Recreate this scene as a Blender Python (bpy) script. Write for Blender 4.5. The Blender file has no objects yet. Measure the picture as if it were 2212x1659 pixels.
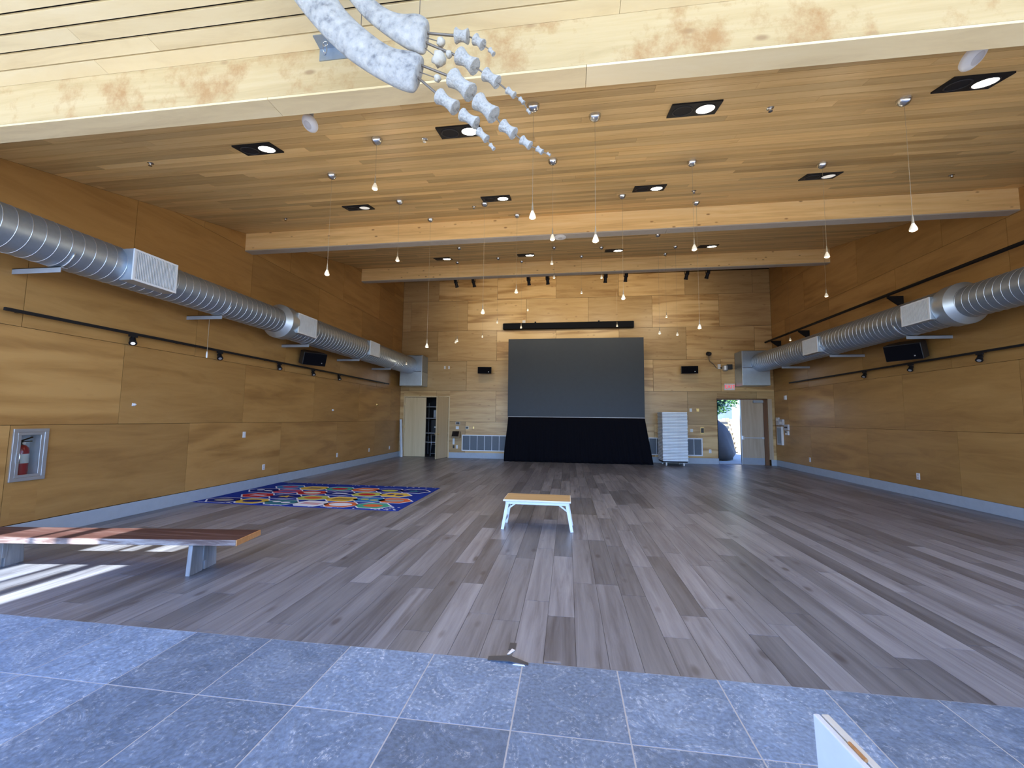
import bpy, math, random
from mathutils import Vector, Matrix
random.seed(7)
S = bpy.context.scene
COL = S.collection

# ------------------------------------------------------------------ camera
H0 = 1.65
FPX, YAW, PIT, ROL = 885.5, .1351, .0836, .0115
fwd = Vector((-math.sin(YAW)*math.cos(PIT), math.cos(YAW)*math.cos(PIT), math.sin(PIT)))
_r = Vector((math.cos(YAW), math.sin(YAW), 0)); _u = _r.cross(fwd)
CR = math.cos(ROL)*_r + math.sin(ROL)*_u
CU = -math.sin(ROL)*_r + math.cos(ROL)*_u
CP = Vector((0, 0, H0))
cd = bpy.data.cameras.new('camera'); cam = bpy.data.objects.new('camera', cd); COL.objects.link(cam)
cd.sensor_width = 36; cd.lens = FPX/2212*36; cd.clip_start = .05; cd.clip_end = 300
cam.matrix_world = Matrix(((CR.x, CU.x, -fwd.x, 0), (CR.y, CU.y, -fwd.y, 0), (CR.z, CU.z, -fwd.z, H0), (0, 0, 0, 1)))
S.camera = cam

# ------------------------------------------------------------------ light
S.view_settings.view_transform = 'Standard'; S.view_settings.look = 'None'
S.view_settings.gamma = 1; S.view_settings.use_curve_mapping = False
S.view_settings.exposure = -0.2
w = bpy.data.worlds.new('sky'); S.world = w; w.use_nodes = True
nt = w.node_tree; nt.nodes.clear()
sk = nt.nodes.new('ShaderNodeTexSky'); sk.sky_type = 'NISHITA'; sk.sun_disc = False
sk.sun_elevation = math.radians(45); sk.sun_rotation = math.radians(180); sk.air_density = 1.3; sk.dust_density = .6
bg = nt.nodes.new('ShaderNodeBackground'); bg.inputs[1].default_value = .80
wo = nt.nodes.new('ShaderNodeOutputWorld')
tint = nt.nodes.new('ShaderNodeMix'); tint.data_type = 'RGBA'; tint.blend_type = 'MULTIPLY'; tint.inputs[0].default_value = 1
tint.inputs[7].default_value = (.58, .88, 1.62, 1)     # the photograph's warm white balance makes daylight blue
nt.links.new(sk.outputs[0], tint.inputs[6]); nt.links.new(tint.outputs[2], bg.inputs[0]); nt.links.new(bg.outputs[0], wo.inputs[0])
SUN = Vector((.05, 1, -1)).normalized()
sl = bpy.data.lights.new('sun', 'SUN'); sl.energy = 26; sl.angle = .0093; sl.color = (.92, .97, 1.0)
so = bpy.data.objects.new('sun', sl); COL.objects.link(so); so.location = (0, -20, 25)
so.rotation_euler = SUN.to_track_quat('-Z', 'Y').to_euler()

# ------------------------------------------------------------------ pixel -> place
XL, XR, D = -7.07, 7.755, 16.683
YT, TS, TX = 2.923, .6235, -.30
YB = 3.22                      # back of the front beam
def ray(u, v): return fwd + (u-1106)/FPX*CR - (v-829.5)/FPX*CU
def onX(u, v, x): q = ray(u, v); return CP + q*(x/q.x)
def onY(u, v, y): q = ray(u, v); return CP + q*(y/q.y)
def onZ(u, v, z=0.): q = ray(u, v); return CP + q*((z-H0)/q.z)
CA, CB, CC = .0046, .2115, 2.4406*H0
def zc(x, y): return CC + CA*x + CB*y
def onC(u, v, dz=0.):
    q = ray(u, v); n = Vector((-CA, -CB, 1)); return CP + q*((CC+dz-n.dot(CP))/n.dot(q))
def pix(p):
    q = Vector(p)-CP; z = q.dot(fwd)
    return (1106+FPX*q.dot(CR)/z, 829.5-FPX*q.dot(CU)/z, z) if z > .05 else (-1e6, -1e6, z)

# ------------------------------------------------------------------ mesh builder
class MB:
    def __init__(s): s.v = []; s.f = []
    def quad(s, a, b, c, d):
        n = len(s.v); s.v += [tuple(a), tuple(b), tuple(c), tuple(d)]; s.f.append((n, n+1, n+2, n+3)); return s
    def box(s, x0, x1, y0, y1, z0, z1):
        return s.hexa([(x0,y0,z0),(x1,y0,z0),(x1,y1,z0),(x0,y1,z0)], [(x0,y0,z1),(x1,y0,z1),(x1,y1,z1),(x0,y1,z1)])
    def hexa(s, lo, hi):
        n = len(s.v); k = len(lo); s.v += [tuple(p) for p in lo]+[tuple(p) for p in hi]
        s.f.append(tuple(n+i for i in reversed(range(k)))); s.f.append(tuple(n+k+i for i in range(k)))
        for i in range(k): j = (i+1) % k; s.f.append((n+i, n+j, n+k+j, n+k+i))
        return s
    def prism(s, pts, off):
        return s.hexa(pts, [Vector(p)+Vector(off) for p in pts])
    def rings(s, R, cap=True, close=False):
        n = len(s.v); k = len(R[0])
        for r in R: s.v += [tuple(p) for p in r]
        m = len(R)
        for i in range(m if close else m-1):
            a = n+i*k; b = n+((i+1) % m)*k
            for j in range(k): l = (j+1) % k; s.f.append((a+j, a+l, b+l, b+j))
        if cap and not close:
            s.f.append(tuple(n+j for j in reversed(range(k)))); s.f.append(tuple(n+(m-1)*k+j for j in range(k)))
        return s
    def tube(s, pts, rad, seg=8, cap=True, close=False, ell=None):
        P = [Vector(p) for p in pts]; R = []; ref = None
        for i, p in enumerate(P):
            a = P[max(i-1, 0)] if not close else P[i-1]; b = P[min(i+1, len(P)-1)] if not close else P[(i+1) % len(P)]
            t = (b-a).normalized()
            if ref is None: ref = t.orthogonal().normalized() if ell is None else Vector(ell)
            x = (ref - t*ref.dot(t)).normalized(); y = t.cross(x); ref = x
            r = rad[i] if isinstance(rad, (list, tuple)) else rad
            ra, rb = r if isinstance(r, tuple) else (r, r)
            R.append([p + x*ra*math.cos(2*math.pi*j/seg) + y*rb*math.sin(2*math.pi*j/seg) for j in range(seg)])
        return s.rings(R, cap, close)
    def cyl(s, a, b, r, seg=16): return s.tube([a, b], r, seg)
    def lathe(s, base, prof, axis=(0,0,1), seg=16, cap=True):
        b = Vector(base); t = Vector(axis).normalized(); x = t.orthogonal().normalized(); y = t.cross(x)
        return s.rings([[b+t*h+(x*math.cos(2*math.pi*j/seg)+y*math.sin(2*math.pi*j/seg))*max(r, 1e-4) for j in range(seg)] for r, h in prof], cap)
    def build(s, name, mat, parent=None, smooth=None, loc=None, bevel=0, local=False):
        V = [Vector(p) for p in s.v]
        if loc is None:
            if local: c = Vector((0,0,0))
            else:
                lo = [min(p[i] for p in V) for i in range(3)]; hi = [max(p[i] for p in V) for i in range(3)]
                c = Vector(((lo[0]+hi[0])/2, (lo[1]+hi[1])/2, lo[2]))
        else: c = Vector(loc)
        me = bpy.data.meshes.new(name); me.from_pydata([tuple(p-c) for p in V], [], s.f); me.validate()
        if smooth:
            me.shade_smooth(); 
            if smooth is not True: me.set_sharp_from_angle(angle=smooth)
        me.materials.append(M(mat))
        o = bpy.data.objects.new(name, me); COL.objects.link(o)
        pw = wloc(parent); o.location = c - pw
        if parent: o.parent = parent
        if bevel:
            m = o.modifiers.new('bevel', 'BEVEL'); m.width = bevel; m.segments = 2; m.limit_method = 'ANGLE'
        return o
def wloc(o):
    c = Vector((0,0,0))
    while o: c += Vector(o.location); o = o.parent
    return c
SM = .7
def tag(o, label=None, cat=None, group=None, kind=None):
    if label: o['label'] = label
    if cat: o['category'] = cat
    if group: o['group'] = group
    if kind: o['kind'] = kind
    return o
def thing(name, loc, label, cat, group=None):
    o = bpy.data.objects.new(name, None); o.empty_display_size = .1; COL.objects.link(o); o.location = loc
    return tag(o, label, cat, group)
def struct(name, loc=(0,0,0)):
    o = bpy.data.objects.new(name, None); COL.objects.link(o); o.location = loc; o['kind'] = 'structure'; return o
def copyof(o, name, parent, loc):
    c = o.copy(); COL.objects.link(c); c.name = name; c.parent = parent; c.location = loc; return c

# ------------------------------------------------------------------ materials
MATS = {}
def M(n): return MATS[n] if isinstance(n, str) else n
def plain(name, col, rough=.5, metal=0., emit=None, es=0., spec=.5, alpha=None, trans=0., coat=0., bump=0., bscale=60):
    m = bpy.data.materials.new(name); m.use_nodes = True; b = m.node_tree.nodes['Principled BSDF']; L = m.node_tree.links.new; N = m.node_tree.nodes.new
    b.inputs['Base Color'].default_value = (*col, 1); b.inputs['Roughness'].default_value = rough; b.inputs['Metallic'].default_value = metal
    b.inputs['Specular IOR Level'].default_value = spec; b.inputs['Transmission Weight'].default_value = trans; b.inputs['Coat Weight'].default_value = coat
    if emit: b.inputs['Emission Color'].default_value = (*emit, 1); b.inputs['Emission Strength'].default_value = es
    # slight mottling so that no surface is one flat value
    tc = N('ShaderNodeTexCoord'); no = N('ShaderNodeTexNoise'); no.inputs['Scale'].default_value = bscale if bump else 9; no.inputs['Detail'].default_value = 4
    mr = N('ShaderNodeMapRange'); mr.inputs[3].default_value = .88; mr.inputs[4].default_value = 1.08
    mx = N('ShaderNodeMix'); mx.data_type = 'RGBA'; mx.blend_type = 'MULTIPLY'; mx.inputs[0].default_value = 1; mx.inputs[6].default_value = (*col, 1)
    L(tc.outputs['Object'], no.inputs['Vector']); L(no.outputs[0], mr.inputs[0]); L(mr.outputs[0], mx.inputs[7]); L(mx.outputs[2], b.inputs['Base Color'])
    if bump:
        bp = N('ShaderNodeBump'); bp.inputs['Strength'].default_value = bump; bp.inputs['Distance'].default_value = .01
        L(no.outputs[0], bp.inputs['Height']); L(bp.outputs[0], b.inputs['Normal'])
    MATS[name] = m; return m
def wood(name, cols, axis=0, freq=14., stretch=.06, rough=.45, var=.25, spec=.4, knots=0., knotcol=(.12,.05,.02), figure=0., stain=0., coat=0., kscale=5.5, kgate=.45):
    """grain along `axis`; every piece gets its own offset and tint"""
    m = bpy.data.materials.new(name); m.use_nodes = True; t = m.node_tree; N = t.nodes.new; L = t.links.new; b = t.nodes['Principled BSDF']
    b.inputs['Roughness'].default_value = rough; b.inputs['Specular IOR Level'].default_value = spec; b.inputs['Coat Weight'].default_value = coat; b.inputs['Coat Roughness'].default_value = .2
    tc = N('ShaderNodeTexCoord'); oi = N('ShaderNodeObjectInfo'); ge = N('ShaderNodeNewGeometry')
    ad = N('ShaderNodeMath'); ad.operation = 'ADD'; L(oi.outputs['Random'], ad.inputs[0]); L(ge.outputs['Random Per Island'], ad.inputs[1])
    fr = N('ShaderNodeMath'); fr.operation = 'FRACT'; L(ad.outputs[0], fr.inputs[0])
    sc = N('ShaderNodeVectorMath'); sc.operation = 'SCALE'; sc.inputs[0].default_value = (31, 57, 83); L(fr.outputs[0], sc.inputs['Scale'])
    va = N('ShaderNodeVectorMath'); va.operation = 'ADD'; L(tc.outputs['Object'], va.inputs[0]); L(sc.outputs[0], va.inputs[1])
    mp = N('ShaderNodeMapping'); s = [1, 1, 1]; s[axis] = stretch; mp.inputs['Scale'].default_value = s; L(va.outputs[0], mp.inputs['Vector'])
    n1 = N('ShaderNodeTexNoise'); n1.inputs['Scale'].default_value = freq; n1.inputs['Detail'].default_value = 7; n1.inputs['Roughness'].default_value = .65; n1.inputs['Distortion'].default_value = .6
    L(mp.outputs[0], n1.inputs['Vector'])
    n2 = N('ShaderNodeTexNoise'); n2.inputs['Scale'].default_value = freq*.22; n2.inputs['Detail'].default_value = 3; L(mp.outputs[0], n2.inputs['Vector'])
    mm = N('ShaderNodeMath'); mm.operation = 'MULTIPLY_ADD'; mm.inputs[1].default_value = .6; L(n1.outputs[0], mm.inputs[0])
    m3 = N('ShaderNodeMath'); m3.operation = 'MULTIPLY'; m3.inputs[1].default_value = .4; L(n2.outputs[0], m3.inputs[0]); L(m3.outputs[0], mm.inputs[2])
    src = mm.outputs[0]
    if figure:   # cathedral figure: contour lines of a stretched noise
        wv = N('ShaderNodeMath'); wv.operation = 'MULTIPLY'; wv.inputs[1].default_value = 34; L(n2.outputs[0], wv.inputs[0])
        sn = N('ShaderNodeMath'); sn.operation = 'SINE'; L(wv.outputs[0], sn.inputs[0])
        gate = N('ShaderNodeMapRange'); gate.inputs[1].default_value = .52; gate.inputs[2].default_value = .9; L(fr.outputs[0], gate.inputs[0])
        g2 = N('ShaderNodeMath'); g2.operation = 'MULTIPLY'; L(gate.outputs[0], g2.inputs[0]); g2.inputs[1].default_value = figure
        ml = N('ShaderNodeMath'); ml.operation = 'MULTIPLY_ADD'; L(sn.outputs[0], ml.inputs[0]); L(g2.outputs[0], ml.inputs[1]); L(src, ml.inputs[2]); src = ml.outputs[0]
    rp = N('ShaderNodeValToRGB'); e = rp.color_ramp.elements; e[0].position = .33; e[0].color = (*cols[0], 1); e[1].position = .66; e[1].color = (*cols[2], 1)
    x = e.new(.5); x.color = (*cols[1], 1); L(src, rp.inputs[0])
    mr = N('ShaderNodeMapRange'); mr.inputs[3].default_value = 1-var; mr.inputs[4].default_value = 1+var*.6; L(fr.outputs[0], mr.inputs[0])
    mx = N('ShaderNodeMix'); mx.data_type = 'RGBA'; mx.blend_type = 'MULTIPLY'; mx.inputs[0].default_value = 1; L(rp.outputs[0], mx.inputs[6]); L(mr.outputs[0], mx.inputs[7])
    out = mx.outputs[2]
    if knots:
        mk = N('ShaderNodeMapping'); s2 = [1,1,1]; s2[axis] = .45; mk.inputs['Scale'].default_value = s2; L(va.outputs[0], mk.inputs['Vector'])
        vo = N('ShaderNodeTexVoronoi'); vo.inputs['Scale'].default_value = kscale; L(mk.outputs[0], vo.inputs['Vector'])
        kr = N('ShaderNodeMapRange'); kr.inputs[1].default_value = .07; kr.inputs[2].default_value = .17; kr.inputs[3].default_value = knots; kr.inputs[4].default_value = 0; L(vo.outputs['Distance'], kr.inputs[0])
        # only some cells carry a knot
        sep = N('ShaderNodeSeparateColor'); L(vo.outputs['Color'], sep.inputs[0])
        gt = N('ShaderNodeMath'); gt.operation = 'GREATER_THAN'; gt.inputs[1].default_value = kgate; L(sep.outputs[0], gt.inputs[0])
        km = N('ShaderNodeMath'); km.operation = 'MULTIPLY'; L(kr.outputs[0], km.inputs[0]); L(gt.outputs[0], km.inputs[1])
        k2 = N('ShaderNodeMix'); k2.data_type = 'RGBA'; L(km.outputs[0], k2.inputs[0]); L(out, k2.inputs[6]); k2.inputs[7].default_value = (*knotcol, 1); out = k2.outputs[2]
    if stain:    # weather stains with blocky outlines
        ms = N('ShaderNodeMapping'); ms.inputs['Scale'].default_value = (1.5, 2, 1.3); L(tc.outputs['Object'], ms.inputs['Vector'])
        ns = N('ShaderNodeTexNoise'); ns.inputs['Scale'].default_value = 1.7; ns.inputs['Detail'].default_value = 8; ns.inputs['Roughness'].default_value = .7; L(ms.outputs[0], ns.inputs['Vector'])
        sr = N('ShaderNodeMapRange'); sr.inputs[1].default_value = .50; sr.inputs[2].default_value = .66; sr.inputs[3].default_value = 0; sr.inputs[4].default_value = stain; L(ns.outputs[0], sr.inputs[0])
        k3 = N('ShaderNodeMix'); k3.data_type = 'RGBA'; L(sr.outputs[0], k3.inputs[0]); L(out, k3.inputs[6]); k3.inputs[7].default_value = (.42, .235, .095, 1); out = k3.outputs[2]
    L(out, b.inputs['Base Color'])
    bp = N('ShaderNodeBump'); bp.inputs['Strength'].default_value = .12; bp.inputs['Distance'].default_value = .004; L(n1.outputs[0], bp.inputs['Height']); L(bp.outputs[0], b.inputs['Normal'])
    MATS[name] = m; return m
def slate(name):
    m = bpy.data.materials.new(name); m.use_nodes = True; t = m.node_tree; N = t.nodes.new; L = t.links.new; b = t.nodes['Principled BSDF']
    b.inputs['Roughness'].default_value = .5
    tc = N('ShaderNodeTexCoord'); oi = N('ShaderNodeObjectInfo')
    sc = N('ShaderNodeVectorMath'); sc.operation = 'SCALE'; sc.inputs[0].default_value = (37, 71, 13); L(oi.outputs['Random'], sc.inputs['Scale'])
    va = N('ShaderNodeVectorMath'); va.operation = 'ADD'; L(tc.outputs['Object'], va.inputs[0]); L(sc.outputs[0], va.inputs[1])
    n1 = N('ShaderNodeTexNoise'); n1.inputs['Scale'].default_value = 3.2; n1.inputs['Detail'].default_value = 9; n1.inputs['Roughness'].default_value = .68; n1.inputs['Distortion'].default_value = 1.2; L(va.outputs[0], n1.inputs['Vector'])
    n2 = N('ShaderNodeTexNoise'); n2.inputs['Scale'].default_value = 45; n2.inputs['Detail'].default_value = 5; L(va.outputs[0], n2.inputs['Vector'])
    rp = N('ShaderNodeValToRGB'); e = rp.color_ramp.elements; e[0].position = .34; e[0].color = (.125,.185,.285,1); e[1].position = .72; e[1].color = (.225,.30,.42,1); x = e.new(.5); x.color = (.155,.222,.335,1); L(n1.outputs[0], rp.inputs[0])
    # cleft ridges: thin pale contour lines
    ml = N('ShaderNodeMath'); ml.operation = 'MULTIPLY'; ml.inputs[1].default_value = 7; L(n1.outputs[0], ml.inputs[0])
    pp = N('ShaderNodeMath'); pp.operation = 'PINGPONG'; pp.inputs[1].default_value = .5; L(ml.outputs[0], pp.inputs[0])
    cr = N('ShaderNodeMapRange'); cr.inputs[1].default_value = 0; cr.inputs[2].default_value = .05; cr.inputs[3].default_value = .8; cr.inputs[4].default_value = 0; L(pp.outputs[0], cr.inputs[0])
    gate = N('ShaderNodeMapRange'); gate.inputs[1].default_value = .44; gate.inputs[2].default_value = .58; L(n2.outputs[0], gate.inputs[0])
    gm = N('ShaderNodeMath'); gm.operation = 'MULTIPLY'; L(cr.outputs[0], gm.inputs[0]); L(gate.outputs[0], gm.inputs[1])
    mx = N('ShaderNodeMix'); mx.data_type = 'RGBA'; L(gm.outputs[0], mx.inputs[0]); L(rp.outputs[0], mx.inputs[6]); mx.inputs[7].default_value = (.62,.64,.66,1)
    mr = N('ShaderNodeMapRange'); mr.inputs[3].default_value = .74; mr.inputs[4].default_value = 1.36; L(oi.outputs['Random'], mr.inputs[0])
    sp = N('ShaderNodeMapRange'); sp.inputs[1].default_value = .3; sp.inputs[2].default_value = .7; sp.inputs[3].default_value = .74; sp.inputs[4].default_value = 1.26; L(n2.outputs[0], sp.inputs[0])
    mu = N('ShaderNodeMath'); mu.operation = 'MULTIPLY'; L(mr.outputs[0], mu.inputs[0]); L(sp.outputs[0], mu.inputs[1])
    m2 = N('ShaderNodeMix'); m2.data_type = 'RGBA'; m2.blend_type = 'MULTIPLY'; m2.inputs[0].default_value = 1; L(mx.outputs[2], m2.inputs[6]); L(mu.outputs[0], m2.inputs[7]); L(m2.outputs[2], b.inputs['Base Color'])
    a2 = N('ShaderNodeMath'); a2.operation = 'MULTIPLY_ADD'; a2.inputs[1].default_value = .25; L(n2.outputs[0], a2.inputs[0]); L(n1.outputs[0], a2.inputs[2])
    bp = N('ShaderNodeBump'); bp.inputs['Strength'].default_value = .5; bp.inputs['Distance'].default_value = .02; L(a2.outputs[0], bp.inputs['Height']); L(bp.outputs[0], b.inputs['Normal'])
    MATS[name] = m
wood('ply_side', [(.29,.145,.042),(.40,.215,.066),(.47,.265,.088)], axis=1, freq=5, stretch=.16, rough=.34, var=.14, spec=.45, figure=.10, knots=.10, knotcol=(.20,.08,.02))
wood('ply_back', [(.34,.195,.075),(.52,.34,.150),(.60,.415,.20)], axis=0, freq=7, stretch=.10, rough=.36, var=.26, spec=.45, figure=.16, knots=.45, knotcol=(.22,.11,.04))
wood('ceil_board', [(.48,.29,.105),(.66,.44,.185),(.74,.52,.24)], axis=0, freq=16, stretch=.05, rough=.42, var=.28, spec=.4)
wood('soffit_board', [(.70,.55,.31),(.84,.69,.41),(.90,.77,.50)], axis=0, freq=5, stretch=.16, rough=.5, var=.08)
wood('glulam_front', [(.46,.335,.165),(.58,.44,.235),(.64,.51,.30)], axis=0, freq=9, stretch=.07, rough=.55, var=.0, knots=.6, knotcol=(.25,.13,.06), stain=.9)
wood('glulam', [(.66,.41,.16),(.86,.58,.25),(.92,.67,.34)], axis=0, freq=15, stretch=.05, rough=.5, var=.0, knots=.85, knotcol=(.30,.14,.05), kscale=8.5, kgate=.35)
wood('plank', [(.084,.082,.092),(.182,.188,.212),(.262,.272,.302)], axis=1, freq=17, stretch=.06, rough=.35, var=.38, spec=.7, knots=.65, knotcol=(.05,.042,.045), kscale=4.2, kgate=.3)
wood('door_wood', [(.50,.37,.20),(.60,.46,.27),(.66,.52,.32)], axis=2, freq=9, stretch=.05, rough=.45, var=.06)
wood('door_grey', [(.34,.26,.18),(.42,.33,.24),(.48,.39,.29)], axis=2, freq=11, stretch=.06, rough=.4, var=.05)
wood('jamb', [(.10,.045,.02),(.14,.065,.03),(.18,.09,.04)], axis=2, freq=14, stretch=.05, var=.1)
wood('bench_old', [(.040,.017,.014),(.075,.034,.028),(.16,.105,.095)], axis=0, freq=24, stretch=.04, rough=.55, var=.15, spec=.3)
wood('bench_edge', [(.07,.04,.035),(.13,.08,.065),(.36,.31,.28)], axis=0, freq=20, stretch=.05, rough=.5, var=.1)
wood('bench_leg_grey', [(.16,.15,.15),(.26,.25,.25),(.36,.35,.35)], axis=2, freq=20, stretch=.07, rough=.7, var=.15)
wood('bench_end', [(.36,.16,.05),(.46,.22,.08),(.55,.28,.11)], axis=2, freq=20, stretch=.4, rough=.6)
wood('bench_ply', [(.34,.235,.115),(.43,.305,.155),(.49,.35,.185)], axis=0, freq=12, stretch=.06, rough=.45, var=.05)
wood('fence_wood', [(.20,.14,.075),(.28,.205,.115),(.33,.25,.15)], axis=2, freq=10, stretch=.07, rough=.7, var=.25)
slate('slate')
plain('grout', (.46,.47,.49), .9)
plain('subfloor', (.03,.025,.022), .9)
plain('gap', (.012,.010,.010), .9)
plain('joint_dark', (.035,.018,.007), .9, spec=.1)
plain('baseboard_grey', (.36,.41,.47), .5)
plain('galv', (.36,.43,.52), .42, .8, bump=.06, bscale=25)
plain('galv_light', (.50,.58,.66), .38, .75)
plain('seam', (.66,.70,.74), .3, .9)
plain('grille_white', (.72,.76,.80), .4)
plain('grille_dark', (.10,.115,.13), .6)
plain('steel_paint', (.30,.33,.38), .5, .2)
plain('chrome', (.62,.62,.60), .22, 1.)
plain('black_metal', (.009,.009,.011), .55, 0, spec=.25)
plain('housing_black', (.004,.005,.008), .7, spec=.12)
plain('black_plastic', (.014,.014,.017), .5)
plain('black_cloth', (.0035,.0035,.006), .95, spec=.1)
plain('screen_face', (.030,.038,.050), .55, spec=.35)
plain('silver', (.55,.56,.58), .35, .6)
plain('white_plastic', (.70,.70,.70), .4)
plain('white_paint', (.66,.69,.72), .45)
plain('cream_paint', (.62,.60,.54), .5)
plain('table_white', (.80,.84,.88), .45)
def bonemat(name, lo, mid, hi, sc):
    m = bpy.data.materials.new(name); m.use_nodes = True; t = m.node_tree; N = t.nodes.new; L = t.links.new; b = t.nodes['Principled BSDF']; b.inputs['Roughness'].default_value = .8
    tc = N('ShaderNodeTexCoord'); n1 = N('ShaderNodeTexNoise'); n1.inputs['Scale'].default_value = sc; n1.inputs['Detail'].default_value = 10; n1.inputs['Roughness'].default_value = .72; n1.inputs['Distortion'].default_value = .8
    n2 = N('ShaderNodeTexNoise'); n2.inputs['Scale'].default_value = sc*5; n2.inputs['Detail'].default_value = 6; L(tc.outputs['Object'], n1.inputs['Vector']); L(tc.outputs['Object'], n2.inputs['Vector'])
    ad = N('ShaderNodeMath'); ad.operation = 'MULTIPLY_ADD'; ad.inputs[1].default_value = .45; L(n2.outputs[0], ad.inputs[0]); ms = N('ShaderNodeMath'); ms.operation = 'MULTIPLY'; ms.inputs[1].default_value = .55; L(n1.outputs[0], ms.inputs[0]); L(ms.outputs[0], ad.inputs[2])
    rp = N('ShaderNodeValToRGB'); e = rp.color_ramp.elements; e[0].position = .36; e[0].color = (*lo, 1); e[1].position = .62; e[1].color = (*hi, 1); x = e.new(.47); x.color = (*mid, 1); L(ad.outputs[0], rp.inputs[0]); L(rp.outputs[0], b.inputs['Base Color'])
    bp = N('ShaderNodeBump'); bp.inputs['Strength'].default_value = .9; bp.inputs['Distance'].default_value = .03; L(ad.outputs[0], bp.inputs['Height']); L(bp.outputs[0], b.inputs['Normal']); MATS[name] = m
bonemat('bone', (.16,.17,.18), (.36,.36,.35), (.50,.49,.46), 5)
bonemat('phalanx_bone', (.30,.30,.28), (.48,.47,.44), (.56,.55,.51), 14)
plain('bone_carpal', (.50,.47,.40), .8, bump=.6, bscale=30)
plain('rod', (.20,.17,.14), .5, .5)
plain('cord', (.30,.24,.16), .6)
plain('bulb_glass', (.66,.60,.48), .3, emit=(1,.88,.66), es=.30)
plain('lamp_disc', (1,1,1), .5, emit=(1,.92,.76), es=30)
plain('lamp_disc_dim', (.7,.7,.7), .3, emit=(1,.95,.85), es=.6)
plain('lens_dark', (.012,.012,.015), .6, spec=.2)
plain('glass', (.9,.95,.95), .03, trans=1., spec=.5)
plain('red_paint', (.40,.012,.014), .3, coat=.4)
plain('label_white', (.80,.80,.78), .5)
plain('alu', (.55,.58,.62), .3, .8)
plain('cab_inside', (.84,.86,.90), .5)
plain('exit_white', (.78,.76,.75), .5)
plain('exit_red', (.85,.05,.07), .5, emit=(1,.06,.09), es=.8)
plain('cover_grey', (.046,.040,.038), .75, bump=.3, bscale=8)
plain('concrete', (.34,.33,.33), .85)
plain('paving', (.35,.31,.245), .9)
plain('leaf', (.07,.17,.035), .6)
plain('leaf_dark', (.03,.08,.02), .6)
plain('bark', (.10,.07,.05), .9)
plain('house_white', (.42,.42,.41), .7)
plain('window_grey', (.25,.30,.34), .2)
plain('roof_dark', (.10,.09,.08), .8)
plain('tape_dark', (.06,.06,.065), .5)
plain('brass', (.62,.42,.16), .3, .9)
plain('tube_grey', (.55,.57,.60), .5)
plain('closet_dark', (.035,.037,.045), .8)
plain('thermo', (.70,.70,.62), .5)
plain('screen_small', (.01,.01,.012), .2)
plain('phone_grey', (.50,.49,.50), .5)
RUG = dict(blue=(.012,.035,.26), navy=(.010,.018,.16), white=(.66,.70,.78), red=(.42,.025,.03), yellow=(.60,.42,.07), green=(.06,.32,.22), lime=(.42,.46,.10), orange=(.55,.13,.045),
           teal=(.04,.17,.22), sky=(.03,.17,.40), pink=(.42,.06,.12), purple=(.14,.10,.30), grey=(.30,.29,.27), black=(.01,.012,.02), brown=(.30,.14,.06), cream=(.62,.60,.50))
for k, v in RUG.items(): plain('rug_'+k, v, .95, spec=.1)

# ================================================================== SETTING
# ---- floor of wood planks
PW, PL, PX0 = .2225, 1.52, .504
floor = struct('floor')
MB().box(XL-.3, XR+.3, YT+.002, D+.1, -.12, -.006).build('subfloor', 'subfloor', floor)
planks = []
k = math.floor((XL-PX0)/PW)
while PX0+k*PW < XR:
    x0 = max(PX0+k*PW, XL); x1 = min(PX0+(k+1)*PW, XR)
    y = YT - random.random()*PL
    while y < D:
        y0 = max(y, YT); y1 = min(y+PL, D); y += PL
        if y1-y0 > .03 and x1-x0 > .03: planks.append((x0, x1, y0, y1))
    k += 1
def inframe(p, m=60):
    u, v, z = pix(p); return z > .1 and -m < u < 2212+m and -m < v < 1659+m
def vis(b, z=0.):
    x0, x1, y0, y1 = b
    return any(inframe((x, y, z)) for x in (x0, (x0+x1)/2, x1) for y in (y0, (y0+y1)/2, y1))
def depth(b): return (Vector(((b[0]+b[1])/2, (b[2]+b[3])/2, 0))-CP).length
G = .0013
def plank_mb(mb, b, dz=0): return mb.box(b[0]+G, b[1]-G, b[2]+G, b[3]-G, -.008, 0+dz)
pv = sorted([b for b in planks if vis(b)], key=depth)
cache = {}
for b in pv[:300]:
    key = (round(b[1]-b[0], 3), round(b[3]-b[2], 3)); c = Vector(((b[0]+b[1])/2, (b[2]+b[3])/2, -.008))
    if key in cache: copyof(cache[key], 'plank', floor, c)
    else: cache[key] = plank_mb(MB(), b).build('plank', 'plank', floor)
mb = MB(); head = set(pv[:300])
for b in planks:
    if b not in head: plank_mb(mb, b)
tag(mb.build('far_planks', 'plank', floor), kind='stuff')

# ---- slate tile floor at the threshold
tiles = struct('floor_entrance')
MB().box(-11, 12, -.3, YT, -.12, -.0006).build('mortar_bed', 'grout', tiles)
tc_ = None; rest = MB()
for r in range(5):
    for i in range(-17, 20):
        x = TX+i*TS; y1 = YT-r*TS; g = .0045
        b = (x+g, x+TS-g, y1-TS+g, y1-g)
        if vis(b):
            if tc_ is None: tc_ = MB().box(*b, -.02, .001).build('tile', 'slate', tiles)
            else: copyof(tc_, 'tile', tiles, ((b[0]+b[1])/2, (b[2]+b[3])/2, -.02))
        else: rest.box(*b, -.02, .001)
tag(rest.build('hidden_tiles', 'slate', tiles), kind='stuff')
ground = struct('floor_terrace')
MB().box(-60, 60, -60, -.3, -.2, -.02).build('paving_front', 'paving', ground)
MB().box(-60, -11, -.3, 16, -.2, -.02).build('paving_side', 'paving', ground)
MB().box(12, 60, -.3, 16, -.2, -.02).build('paving_side', 'paving', ground)

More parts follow.
